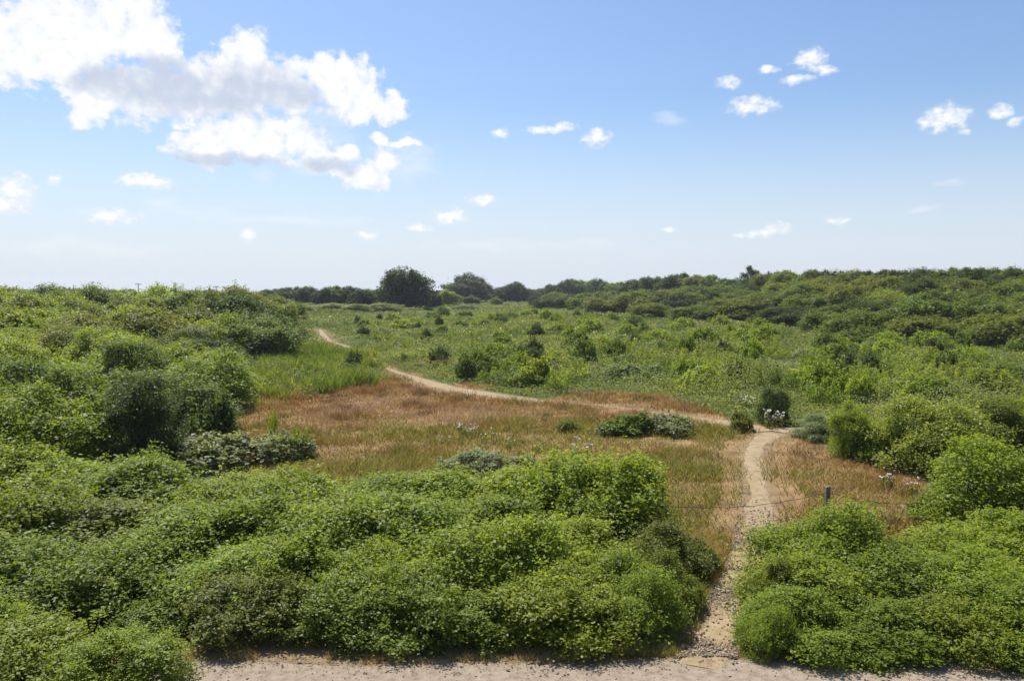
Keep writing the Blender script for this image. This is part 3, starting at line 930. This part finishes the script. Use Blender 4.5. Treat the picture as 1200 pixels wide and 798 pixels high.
for ri, (d, h) in enumerate(rows):
    py = HORIZ + F * EYE / d
    edge = np.interp(-py, [-e[0] for e in LEFT_EDGE], [e[1] for e in LEFT_EDGE])
    x1 = (edge - CX) / F * d
    x0 = -CX / F * d - 7 - .12 * d
    sp = 2.5 + d * .022
    n = max(3, int((x1 - x0) / sp))
    for i in range(n):
        x = x1 - sp * .45 - i * (x1 - x0) / n + random.uniform(-.5, .5)
        y = d + random.uniform(-.06, .06) * d
        if ri < 2 and 85 < float(pix(x, y, 0)[0]) < 225: continue
        tone = random.choice(tones_left if ri > 2 else ['mid', 'fresh', 'bramble', 'olive', 'bramble'])
        hh = h * random.uniform(.84, 1.06) * (0.8 if i == 0 else 1) - float(ground_z(x, y)) * .9
        r = sp * random.uniform(.72, .98)
        plant_at('scrub' if d < 60 else 'scrub_far', 'scrub_bush', x, y, r, hh, tone, 'bush', 'tall scrub on the left', tone_words[tone] + ' bush', places[ri])
plant('scrub_far', 'scrub_bush', 285, 398, 96, 347, 'dark', 'dark domed thicket bush at the right end of the left scrub below the skyline', 'bush')
plant('scrub', 'scrub_bush', 165, 560, 112, 445, 'dark', 'tall bush with shade painted into its dark leaves at the front of the left scrub', 'bush')  # olive bush: the dark leaf tone paints in its shaded hollow

# --- the right scrub: rising rows of big bushes
RIGHT_BASE = [(86, 1070), (97, 1000), (110, 950), (126, 890), (143, 800), (163, 740), (186, 690), (215, 640)]
rplaces = ['at the near edge of the right scrub', 'in the second row of the right scrub', 'in the third row of the right scrub', 'in the middle of the right scrub',
           'above the middle of the right scrub', 'high in the right scrub', 'just below the right skyline', 'on the right skyline']
for ri, (d, pxl) in enumerate(RIGHT_BASE):
    x0, x1 = (pxl - CX) / F * d, (CX / F * d + 12)
    sp = 3.9 + d * .016
    n = int((x1 - x0) / sp)
    for i in range(n):
        x = x0 + sp * (i + .5) + random.uniform(-.8, .8)
        y = d + random.uniform(-.05, .05) * d
        tone = random.choice(['mid', 'olive', 'mid', 'brown', 'olive', 'bramble', 'dark'] if ri < 5 else ['mid', 'olive', 'dark', 'brown', 'deep'])
        hh = random.uniform(3.7, 4.7) * (.72 if i == 0 or ri == 0 else 1)
        plant_at('scrub_far', 'scrub_bush', x, y, sp * random.uniform(.75, 1.0), hh, tone, 'bush', 'scrub on the right hand rise', tone_words[tone] + ' bush', rplaces[ri])

# --- the meadow: many small shrubs and saplings
done = []
MEADOW = [(425, 374), (560, 370), (800, 372), (1000, 388), (1210, 412), (1210, 470), (1000, 480), (940, 492), (880, 470), (800, 466), (640, 462), (560, 446), (470, 420), (430, 402)]
tries = 0
placed = 0
while placed < 350 and tries < 60000:
    tries += 1
    px, py = random.uniform(425, 1205), 368 + 112 * random.random() ** 1.0
    if float(poly_sdf(np.array(px), np.array(py), MEADOW)) > 0: continue
    s = (py - 338) / 100.0
    if random.random() > min(1, max(.04, (float(vnoise(px, py * 2.6, 60, 95)) - .35) * 3.4)): continue
    if any(abs(px - a) < 9 * s + 4 and abs(py - b) < 4 * s + 2 for a, b in done): continue
    x, y, z = at(px, py)
    if float(path_dist(np.array(x), np.array(y))) < .9 + .02 * y: continue
    done.append((px, py))
    r = random.random()
    side = 'left' if px < 640 else ('middle' if px < 900 else 'right')
    band = 'near' if py > 428 else ('mid' if py > 398 else 'far')
    place = {'near': 'by the sandy path', 'mid': 'amid the meadow', 'far': 'in the far meadow'}[band]
    if side == 'right' and band == 'near': place = 'beyond the right hand bushes'
    place += {'left': ' left of the lone dark shrub', 'middle': ' below the middle tree line', 'right': ' below the right scrub'}[side]
    if r < .62:
        kind, tone, nm = 'sapling', random.choice(['pale', 'mid', 'pale', 'bramble']), 'sapling'
        w, hpx = 36 * s * random.uniform(.6, 1.6), 20 * s * random.uniform(.35, 1.4)
    elif r < .86:
        kind, tone, nm = 'shrub', random.choice(['mid', 'bramble', 'fresh']), 'shrub'
        w, hpx = 46 * s * random.uniform(.6, 1.6), 23 * s * random.uniform(.6, 1.4)
    elif r < .93:
        kind, tone, nm = 'shrub', 'dark', 'shrub'
        w, hpx = 26 * s * random.uniform(.7, 1.4), 20 * s * random.uniform(.7, 1.2)
    else:
        kind, tone, nm = 'shrub', 'grey', 'shrub'
        w, hpx = 40 * s * random.uniform(.7, 1.4), 12 * s * random.uniform(.7, 1.3)
    plant(kind, nm, px, py, w, py - hpx - 4 * s, tone, None, nm, 'shrubs and saplings of the meadow', False, 1.0, tone_words[tone] + ' ' + nm, place)
    placed += 1

# --- far trees along the skyline
TREES = [
    # px, base, width, top, tone, label
    (475, 363, 66, 318, 'deep', 'big round dark tree, the tallest left of the middle skyline'),
    (508, 362, 26, 341, 'deep', 'low dark side tree against the right foot of the big round tree'),
    (549, 354, 66, 324, 'deep', 'broad dark round tree right of the big round tree'),
    (525, 358, 24, 341, 'fresh', 'light green tree in the gap between the two round dark trees'),
    (590, 354, 28, 337, 'deep', 'dark tree with a jagged top right of the broad round tree'),
    (607, 354, 30, 332, 'deep', 'dark tree, peak of the group right of the broad round tree'),
    (880, 345, 26, 313, 'deep', 'tall open crowned pine standing out of the right tree line'),
    (901, 342, 9, 319, 'deep', 'small narrow conifer right of the tall open crowned pine'),
]
for (px, base, w, top, tone, lab) in TREES:
    plant('tree_round' if w > 50 else ('tree_open' if 'pine' in lab else 'tree_far'), 'tree', px, base, w, top, tone, lab, 'tree', None, True, .8)


def tree_row(x0, x1, step, base, tops, tones, place, w=2.1):
    px = x0
    while px < x1:
        top = np.interp(px, [t[0] for t in tops], [t[1] for t in tops]) + random.uniform(-1.2, 1.8)
        tone = random.choice(tones)
        o = plant('tree_far', 'tree', px, base + random.uniform(-1.0, 1.0), step * random.uniform(.9, 1.5) * w, top, tone, None, 'tree', 'trees of the far tree line', True, .8,
                  tone_words[tone] + ' tree', place)
        px += step * random.uniform(.8, 1.2)


tree_row(258, 446, 13, 358, [(258, 344), (290, 343), (320, 340), (350, 337), (400, 337), (446, 341)], ['deep', 'dark', 'deep', 'mid'], 'in the tree line left of the big round tree')
tree_row(622, 800, 13, 353, [(622, 341), (640, 336), (665, 330), (690, 329), (720, 331), (735, 331), (757, 326), (800, 325)], ['deep', 'dark', 'dark', 'mid'], 'in the tree line of the middle skyline')
tree_row(800, 1210, 17, 350, [(800, 323), (830, 323), (866, 328), (915, 320), (945, 318), (980, 320), (1010, 319), (1060, 319), (1110, 316), (1210, 315)], ['deep', 'dark', 'mid', 'olive'], 'in the tree line behind the right scrub')

tree_row(-190, 262, 15, 357, [(-190, 338), (262, 342)], ['deep', 'dark', 'mid'], 'far behind the left scrub')
tree_row(436, 640, 12, 351, [(436, 341), (510, 342), (640, 339)], ['deep', 'dark', 'mid'], 'far back between the round trees')

# bushes standing before the tree line
for (kind, px, py, w, top, tone, lab) in [
    ('scrub_far', 627, 359, 18, 346, 'deep', 'small dark bush before the middle tree line, leftmost of its row'),
    ('scrub_far', 668, 363, 46, 347, 'dark', 'wide dark bush before the middle tree line'),
    ('scrub_far', 701, 363, 38, 344, 'dark', 'dark rounded bush right of the wide dark one before the tree line'),
    ('scrub_far', 736, 363, 52, 343, 'dark', 'largest dark bush before the middle tree line'),
    ('scrub_far', 720, 355, 30, 342, 'mid', 'green bush behind and between the two rounded dark bushes'),
    ('scrub_far', 650, 356, 34, 343, 'mid', 'mid green bush behind the wide dark one before the tree line'),
    ('scrub_far', 553, 357, 22, 347, 'dark', 'dark shrub at the foot of the broad round tree'),
    ('scrub_far', 538, 356, 14, 347, 'mid', 'small green shrub at the left foot of the broad round tree'),
    ('scrub_far', 581, 358, 16, 349, 'olive', 'olive shrub in the open right of the broad round tree'),
    ('scrub_far', 846, 363, 30, 341, 'deep', 'dark upright bush at the left edge of the right scrub'),
    ('scrub_far', 818, 358, 42, 338, 'dark', 'dark wide bush left of the dark upright one'),
    ('scrub_far', 782, 358, 30, 345, 'grey', 'greyish bush before the tree line right of the largest dark bush'),
    ('scrub_far', 883, 368, 24, 358, 'grey', 'low silvery bush at the foot of the right scrub'),
    ('scrub_far', 825, 364, 22, 355, 'grey', 'low silvery bush left of the dark upright bush'),
]:
    plant(kind, 'bush', px, py, w, top, tone, lab, 'bush', 'bushes before the tree line')
for i, (px, py, w, top) in enumerate([(350, 365, 40, 357), (385, 364, 46, 356), (418, 366, 36, 357), (447, 367, 58, 356), (480, 366, 40, 361), (512, 366, 44, 360), (545, 364, 40, 358)]):
    plant('scrub_far', 'bush', px, py, w, top, 'grey', None, 'bush', 'grey thicket before the tree line', True, .5, 'low grey bush', 'at the feet of the round trees')

# finish the automatic labels: look, place, and its turn from the left among those alike
ORD = ['leftmost', 'second from left', 'third from left', 'fourth from left', 'fifth from left', 'sixth from left', 'seventh from left', 'eighth from left', 'ninth from left',
       'tenth from left', 'eleventh from left', 'twelfth from left', 'thirteenth from left', 'fourteenth from left', 'fifteenth from left', 'sixteenth from left']
cells = {}
for o, desc, place, px in AUTO:
    cells.setdefault((desc, place), []).append((px, o))
for (desc, place), lst in cells.items():
    lst.sort(key=lambda t: t[0])
    for i, (px, o) in enumerate(lst):
        if len(lst) == 1: o['label'] = 'only ' + desc + ' ' + place
        elif i == len(lst) - 1: o['label'] = desc + ' ' + place + ', rightmost'
        else: o['label'] = desc + ' ' + place + ', ' + ORD[min(i, len(ORD) - 1)]

# ------------------------------------------------------------------ ground cover
def scatter(n, y0, y1, px0=-60, px1=1260, power=2.0):
    """Random ground points in the wedge the camera looks at, denser nearby."""
    u = rng.uniform(0, 1, n)
    k = 1 - power
    y = (y0 ** (k + 1) + u * (y1 ** (k + 1) - y0 ** (k + 1))) ** (1 / (k + 1)) if abs(k + 1) > 1e-6 else y0 * (y1 / y0) ** u
    x = (rng.uniform(px0, px1, n) - CX) / F * y
    return x, y


def mixc(a, b, t):
    return np.asarray(a) * (1 - t[:, None]) + np.asarray(b) * t[:, None]


def dry_grass():
    x, y = scatter(520000, 12.4, 62, power=1.25)
    m = dry_mask(x, y)
    bare = path_dist(x, y)
    bw = .25 * (fbm(x, y, .8, 51) - .35)
    keep = (rng.uniform(size=len(x)) < m) & (bare > bw - .22 * (rng.uniform(size=len(x)) < .3)) & ((y > 19.0) | ((poly_sdf(x, y, DRY_A) < .3) | (poly_sdf(x, y, DRY_B) < .3)) & (y > 13.5))
    thin = fbm(x, y, 1.6, 52)
    keep &= rng.uniform(size=len(x)) < np.clip(.35 + (thin - .32) * 2.4, .12, 1)
    keep &= ~((bare < .5 + .5 * fbm(x, y, 1.2, 55)) & (rng.uniform(size=len(x)) < .75))
    x, y = x[keep], y[keep]
    n = len(x)
    lump = fbm(x, y, 2.2, 53)
    h = (.10 + .26 * sm((lump - .3) / .5)) * rng.uniform(.5, 1.3, n)
    green = np.clip((fbm(x, y, 5, 54) - .45) * 6, 0, 1) * .8 + .25 * np.clip((fbm(x, y, 1.5, 58) - .5) * 5, 0, 1)
    # greener just behind the brambles and round the flowers, ruddier along the top of the field
    ppx, ppy = pix(x, y, 0 * x)
    green = np.clip(green + (.22 + .6 * np.clip((fbm(x, y, 2.6, 59) - .42) * 5, 0, 1)) * sm((ppy - 495) / 25) * (1 - sm((ppx - 880) / 30)) - .55 * sm((500 - ppy) / 30) * (1 - sm((ppx - 560) / 120)), 0, .9)
    a = mixc((.250, .142, .060), (.36, .25, .12), rng.beta(1.6, 2.0, n))
    red = np.clip((fbm(x, y, 3.0, 56) - .47) * 5 + .6 * sm((ppx - 890) / 30), 0, 1)
    a = a * (1 - red[:, None] * .38) + np.array([.22, .095, .042]) * red[:, None] * .38
    pink = np.exp(-(((ppx - 530) / 75) ** 2 + ((ppy - 490 + (ppx - 530) * .05) / 8) ** 2)) + np.exp(-(((ppx - 425) / 60) ** 2 + ((ppy - 478 + (ppx - 425) * .22) / 9) ** 2))
    pink = np.clip(pink, 0, 1)[:, None] * .6
    a = a * (1 - pink) + np.array([.42, .31, .25]) * pink
    dead = np.clip((fbm(x, y, 1.1, 57, 3) - .60) * 9, 0, 1)[:, None] * .75
    a = a * (1 - dead) + np.array([.12, .070, .036]) * dead
    h *= 1 + .5 * dead[:, 0]
    t = mixc(a, (.14, .145, .035), np.clip(green * rng.uniform(.4, 1.3, n), 0, 1)) if False else a * (1 - np.clip(green * rng.uniform(.4, 1.3, n), 0, 1)[:, None]) + np.array([.165, .175, .032]) * np.clip(green, 0, 1)[:, None]
    P = np.c_[x, y, ground_z(x, y) - .01]
    me = blade_mesh('dry_grass', P, h, .012 + .0005 * y + .004 * rng.uniform(size=n), 1.0, M_STRAW, t)
    o = add('dry_grass', me)
    tag(o, 'ruddy dry grass with green patches on the sandy field around the path', 'grass', None, 'stuff')


dry_grass()


def meadow():
    n0 = 860000
    x, y = scatter(n0, 33, 300, power=1.75)
    m = dry_mask(x, y)
    bare = path_dist(x, y)
    px, py = pix(x, y, 0 * x)
    keep = (rng.uniform(size=n0) > m * 1.1) & (bare > .12 + .004 * y)
    keep &= ~((px < 262) & (y < 100)) & (y > 30)
    x, y = x[keep], y[keep]
    n = len(x)
    lump = fbm(x, y, 3.0 + 0 * x, 61, 4)
    big = fbm(x, y, 14, 62)
    lump2 = fbm(x, y, 1.5, 67, 3)
    belt = sm((y - 38) / 8) * (1 - sm((y - 95) / 50))            # the rank saplings and docks nearest the path
    top = (.10 + .95 * np.clip((lump - .34) * 2.0, 0, 1)) * (.55 + .6 * big) + belt * 1.1 * np.clip((lump2 - .42) * 3, 0, 1) * np.clip((big - .3) * 2.5, .15, 1)
    fall = np.clip(bare[keep] / 3.0, .25, 1)
    z = ground_z(x, y) + top * fall * rng.uniform(.15, 1.0, n) ** .7
    t = np.clip((fbm(x, y, 7, 63) - .36) * 3.2, 0, 1)
    c = mixc((.090, .125, .034), (.185, .210, .066), t)
    gs = np.clip((fbm(x, y, 10, 64) - .54) * 5, 0, 1) * .85
    c = c * (1 - gs[:, None]) + np.array([.185, .215, .130]) * gs[:, None]
    st = np.clip((fbm(x, y, 5, 65) - .60) * 6, 0, 1) * .4
    c = c * (1 - st[:, None]) + np.array([.27, .215, .09]) * st[:, None]
    wh = (rng.uniform(size=n) < .035 * np.clip((fbm(x, y, 12, 66) - .48) * 6, 0, 1) * sm((y - 60) / 50) + .0012)
    c[wh] = (.62, .62, .54)
    c *= rng.uniform(.75, 1.25, n)[:, None]
    size = (.066 + .00145 * y) * rng.uniform(.6, 1.4, n)
    Nn = unit(rng.normal(size=(n, 3)) * .6 + np.array([0, 0, .55]))
    me = leaf_mesh('weeds', np.c_[x, y, z], Nn, size, M_GRASS, .5, c)
    o = add('meadow_weeds', me)
    tag(o, 'weedy green ground cover of the meadow beyond the sandy path', 'weeds', None, 'stuff')


meadow()


def reeds():
    poly = [(262, 468), (300, 432), (330, 412), (420, 412), (440, 430), (430, 446), (400, 460), (330, 470)]
    wp = [at(*p)[:2] for p in poly]
    x = rng.uniform(-26, -7, 130000); y = rng.uniform(40, 84, 130000)
    d = poly_sdf(x + (fbm(x, y, 3, 71) - .5) * 8, y + (fbm(x, y, 3, 72) - .5) * 14, wp)
    k = (d < 0) & (fbm(x, y, 1.6, 73, 3) > .44)
    x, y = x[k], y[k]; n = len(x)
    h = (.22 + 1.05 * np.clip((fbm(x, y, 1.8, 74) - .34) * 2.6, 0, 1)) * rng.uniform(.5, 1.2, n)
    t = mixc((.12, .17, .03), (.25, .27, .07), np.clip((fbm(x, y, 2.0, 75) - .36) * 3.2 + rng.normal(size=n) * .2, 0, 1))
    me = blade_mesh('reeds', np.c_[x, y, ground_z(x, y) - .02], h, .03 + .05 * rng.uniform(size=n), .7, M_GRASS, t)
    o = add('tall_green_grass', me)
    tag(o, 'tall fresh green grass between the left scrub and the narrow path', 'grass', None, 'stuff')


reeds()


def verge_grass():
    """Short green and straw tufts beside the road and along the brambles."""
    x = rng.uniform(-11, 10.5, 60000); y = road_edge(x) + .02 + rng.gamma(1.5, .22, 60000)
    k = (path_dist(x, y) > .05) & (fbm(x, y, .7, 81) > .42)
    x, y = x[k], y[k]; n = len(x)
    t = mixc((.30, .20, .10), (.44, .33, .19), rng.uniform(size=n))
    g_ = rng.uniform(size=n) < .18
    t[g_] = (.11, .14, .03)
    h = rng.uniform(.02, .09, n)
    me = blade_mesh('verge', np.c_[x, y, ground_z(x, y)], h, np.full(n, .007), 1.2, M_GRASS, t)
    tag(add('verge_grass', me), 'straw coloured short grass along the road edge', 'grass', None, 'stuff')
    # rough grass on both sides of the pebbly path
    x = rng.uniform(1.5, 6.5, 90000); y = rng.uniform(12.6, 19, 90000)
    pd = path_dist(x, y)
    k = (pd > .12 * fbm(x, y, .5, 83)) & (pd < 1.0) & (fbm(x, y, .8, 82) > .36)
    x, y, pd = x[k], y[k], pd[k]; n = len(x)
    h = (.05 + .22 * np.clip(pd, 0, 1)) * rng.uniform(.5, 1.4, n)
    gr = np.clip(fbm(x, y, 1.2, 84) * 1.6 - .35 - .5 * sm((y - 15.5) / 2), 0, 1)[:, None]
    t = mixc((.28, .19, .085), (.40, .29, .15), rng.uniform(size=n)) * (1 - gr) + np.array([.13, .155, .035]) * gr
    me = blade_mesh('path_side_grass', np.c_[x, y, ground_z(x, y)], h, np.full(n, .010), .8, M_GRASS, t)
    tag(add('path_side_grass', me), 'rough olive grass lining the pebbly end of the path', 'grass', None, 'stuff')


verge_grass()


def gravel():
    oct_v = np.array([(1, 0, 0), (-1, 0, 0), (0, 1, 0), (0, -1, 0), (0, 0, 1), (0, 0, -1)], float)
    oct_f = np.array([(0, 2, 4), (2, 1, 4), (1, 3, 4), (3, 0, 4), (2, 0, 5), (1, 2, 5), (3, 1, 5), (0, 3, 5)])
    n0 = 130000
    x = rng.uniform(1.5, 7, n0); y = rng.uniform(12.6, 24, n0)
    pd = path_dist(x, y)
    dens = np.clip(1.1 - (y - 13.0) / 8.0, .06, 1) * np.clip((fbm(x, y, .9, 91) - .3) * 2.6, .05, 1)
    k = (pd < .12) & (rng.uniform(size=n0) < dens)
    x2 = rng.uniform(-12, 12, 5000); y2 = road_edge(x2) - rng.gamma(1.0, .35, 5000)
    x, y = np.r_[x[k], x2], np.r_[y[k], y2]
    n = len(x)
    s = np.r_[rng.gamma(3.0, .0048, k.sum()), rng.gamma(2.5, .0036, 5000)]
    V = oct_v[None] * s[:, None, None] * rng.uniform(.55, 1.25, (n, 1, 3)) * np.array([1, 1, .6]) + rng.normal(size=(n, 6, 3)) * s[:, None, None] * .22
    a = rng.uniform(0, 6.28, n); ca, sa = np.cos(a)[:, None], np.sin(a)[:, None]
    V[..., 0], V[..., 1] = V[..., 0] * ca - V[..., 1] * sa, V[..., 0] * sa + V[..., 1] * ca
    V += np.c_[x, y, ground_z(x, y) + .03 + s * .25][:, None, :]
    Fc = (np.arange(n)[:, None, None] * 6 + oct_f[None]).reshape(-1)
    me = mesh_from('gravel', V.reshape(-1, 3), Fc, np.arange(n * 8) * 3, None, M_STONE)
    t = mixc((.17, .125, .085), (.42, .335, .24), rng.beta(1.4, 1.6, n))
    q = me.attributes.new('tint', 'FLOAT_COLOR', 'FACE'); q.data.foreach_set('color', np.repeat(np.c_[t, np.ones(n)], 8, 0).astype(np.float32).ravel())
    tag(add('gravel', me), 'loose pale and brown pebbles on the path and road edge', 'gravel', None, 'stuff')


gravel()


# ------------------------------------------------------------------ fence, poles, flowers
def fence():
    x, y, z = at(968, 622)
    root = bpy.data.objects.new('wire_fence', None); COL.objects.link(root)
    root.location = (x, y, z)
    tag(root, 'sagging wire fence with one grey wooden post crossing the path', 'fence')
    # post: square, split top, slightly leaning
    import bmesh
    bm = bmesh.new()
    H, w = 1.12, .11
    ring = []
    for k, (hz, ww, ox) in enumerate([(-.3, w, 0), (0, w, 0), (.4, w * .97, .004), (.8, w * .96, .012), (1.08, w * .95, .016), (H, w * .82, .017)]):
        ring.append([bm.verts.new((ox + sx * ww / 2 + random.uniform(-.003, .003), sy * ww / 2 + random.uniform(-.003, .003), hz + (.012 * sx if k == 5 else 0))) for sx, sy in ((-1, -1), (1, -1), (1, 1), (-1, 1))])
    for a, b in zip(ring[:-1], ring[1:]):
        for i in range(4):
            bm.faces.new((a[i], a[(i + 1) % 4], b[(i + 1) % 4], b[i]))
    bm.faces.new(ring[-1]); bm.faces.new(ring[0][::-1])
    me = bpy.data.meshes.new('post'); bm.to_mesh(me); bm.free(); me.materials.append(M_POST)
    add('post', me, root)
    # wire: left end in the tall bramble, right end in the olive bush
    lx, ly, lz = at(786, 640); rx, ry, rz = at(1085, 618)
    A = np.array([lx - x, ly - y, lz - z + .95]); B = np.array([.0, -.048, .99]); C_ = np.array([rx - x, ry - y, rz - z + .62])
    pts = []
    for p0, p1, sag in ((A, B, .17), (B, C_, .12)):
        for t in np.linspace(0, 1, 24)[(1 if pts else 0):]:
            q = p0 + (p1 - p0) * t; q[2] -= 4 * sag * t * (1 - t) + .012 * math.sin(t * 40)
            pts.append(q)
    paths = [(np.array(pts), [.007] * len(pts))]
    for i in range(1, len(pts), 2):                    # barbs
        q = np.array(pts[i]); paths.append((np.array([q + (0, -.01, -.022), q + (.008, .01, .024)]), (.003, .003)))
    add('wire', tubes_mesh('wire', paths, M_WIRE, 5), root)
    # second, lower strand close to the post
    pts2 = [np.array(p) * np.array([1, 1, 1]) - np.array([0, 0, .42]) for p in pts[14:34]]
    add('wire', tubes_mesh('wire', [(np.array(pts2), [.006] * len(pts2))], M_WIRE, 5), root)


fence()


def pole(px, top, lab):
    d = 260.0
    x = (px - CX) / F * d; z = float(ground_z(x, d))
    h = EYE - d * math.tan(math.atan((top - CY) / F) + PITCH) - z
    root = bpy.data.objects.new('utility_pole', None); COL.objects.link(root); root.location = (x, d, z)
    tag(root, lab, 'utility pole', 'poles on the left skyline')
    add('mast', tubes_mesh('mast', [(np.array([(0, 0, -.5), (0, 0, h * .5), (0, 0, h)]), (.16, .14, .11))], M_POLE, 8), root)
    add('crossarm', tubes_mesh('crossarm', [(np.array([(-1.0, 0, h - .35), (1.0, 0, h - .35)]), (.09, .09))], M_POLE, 6), root)
    for s in (-.9, -.45, .45, .9):
        add('insulator', tubes_mesh('insulator', [(np.array([(s, 0, h - .28), (s, 0, h - .05)]), (.05, .03))], M_POLE, 6), root)


pole(163, 332, 'thin pole with crossarm on the left skyline, the left one of two')
pole(254, 335, 'thin pole with crossarm on the left skyline, the right one of two')


def flowers(px, py, wpx, hpx, count, size, lab):
    size *= .66; hpx *= 1.15
    x, y, z = at(px, py)
    d = math.hypot(y, EYE)
    W, H = wpx * d / F, hpx * d / F
    root = bpy.data.objects.new('flowering_plant', None); COL.objects.link(root); root.location = (x, y, z)
    tag(root, lab, 'flowers', 'white flowers in the field')
    paths, Q, Nn, LQ, LN = [], [], [], [], []
    for i in range(count):
        fx, fy = random.uniform(-.5, .5) * W, random.uniform(-.5, .5) * max(W * .6, .3)
        fh = H * random.uniform(.4, 1.0)
        b = np.array([fx * .8, fy * .8, -.02]); t = np.array([fx, fy, fh])
        paths.append((np.array([b, (b + t) / 2 + np.array([random.uniform(-.02, .02), 0, 0]), t]), (.006, .005, .004)))
        m = 9
        Q.append(t + rng.normal(size=(m, 3)) * size * np.array([.6, .6, .25])); Nn.append(unit(rng.normal(size=(m, 3)) * .5 + np.array([0, 0, 1])))
        LQ.append(b + (t - b) * rng.uniform(.05, .8, 9)[:, None] + rng.normal(size=(9, 3)) * .05); LN.append(unit(rng.normal(size=(9, 3)) + np.array([0, 0, .6])))
    add('blossom', leaf_mesh('blossom', np.concatenate(Q), np.concatenate(Nn), size, M_PETAL, .8), root)
    add('stem', tubes_mesh('flower_stem', paths, M_WOOD, 4), root)
    add('foliage', leaf_mesh('flower_foliage', np.concatenate(LQ), np.concatenate(LN), .08, M_LEAF), root, color=GREEN['olive'])


for args in [
    (548, 512, 28, 14, 26, .055, 'thick clump of white flowers in the green part of the dry field'),
    (522, 520, 16, 8, 6, .045, 'few white flowers left of the thick white clump'),
    (575, 520, 22, 16, 9, .05, 'loose white flowers right of the thick white clump'),
    (598, 528, 12, 14, 6, .05, 'small bunch of white flowers on the right of the loose ones'),
    (684, 538, 26, 26, 10, .065, 'tall white flowers behind the tall dark-sided bramble mound'),
    (905, 502, 22, 20, 26, .075, 'white flowers at the foot of the dark pointed shrub by the path fork'),
    (872, 478, 26, 12, 22, .07, 'white flowers on the grassy bank above the path fork'),
    (862, 494, 10, 14, 7, .07, 'white flowers on the small leafy shrub in the path fork'),
    (1040, 446, 12, 16, 8, .10, 'white flowers in the right meadow beyond the wide pale bush'),
    (1040, 572, 22, 20, 14, .05, 'white flowers at the right end of the right hand dry grass'),
    (1068, 578, 20, 18, 8, .05, 'white flowers against the bush beside the right hand dry grass'),
    (235, 478, 24, 10, 12, .05, 'white blossom sprays on top of the dark speckled shrub'),
]:
    flowers(*args)


# ------------------------------------------------------------------ the air
def haze():
    m, nt = new_mat('haze_air')
    v = nt.nodes.new('ShaderNodeVolumePrincipled')
    v.inputs['Color'].default_value = (.86, .92, 1.0, 1)
    v.inputs['Density'].default_value = .00019
    v.inputs['Anisotropy'].default_value = .2
    o = nt.nodes.new('ShaderNodeOutputMaterial'); nt.links.new(v.outputs[0], o.inputs['Volume'])
    a, z0, z1 = 2600.0, -16.0, 40.0
    V = np.array([(sx * a, sy * a, z) for z in (z0, z1) for sx, sy in ((-1, -1), (1, -1), (1, 1), (-1, 1))])
    Fc = [0, 3, 2, 1, 4, 5, 6, 7, 0, 1, 5, 4, 1, 2, 6, 5, 2, 3, 7, 6, 3, 0, 4, 7]
    me = mesh_from('haze', V, np.array(Fc), np.arange(6) * 4, None, m)
    tag(add('haze', me), 'thin pale summer haze over the whole heath', 'haze', None, 'stuff')


haze()
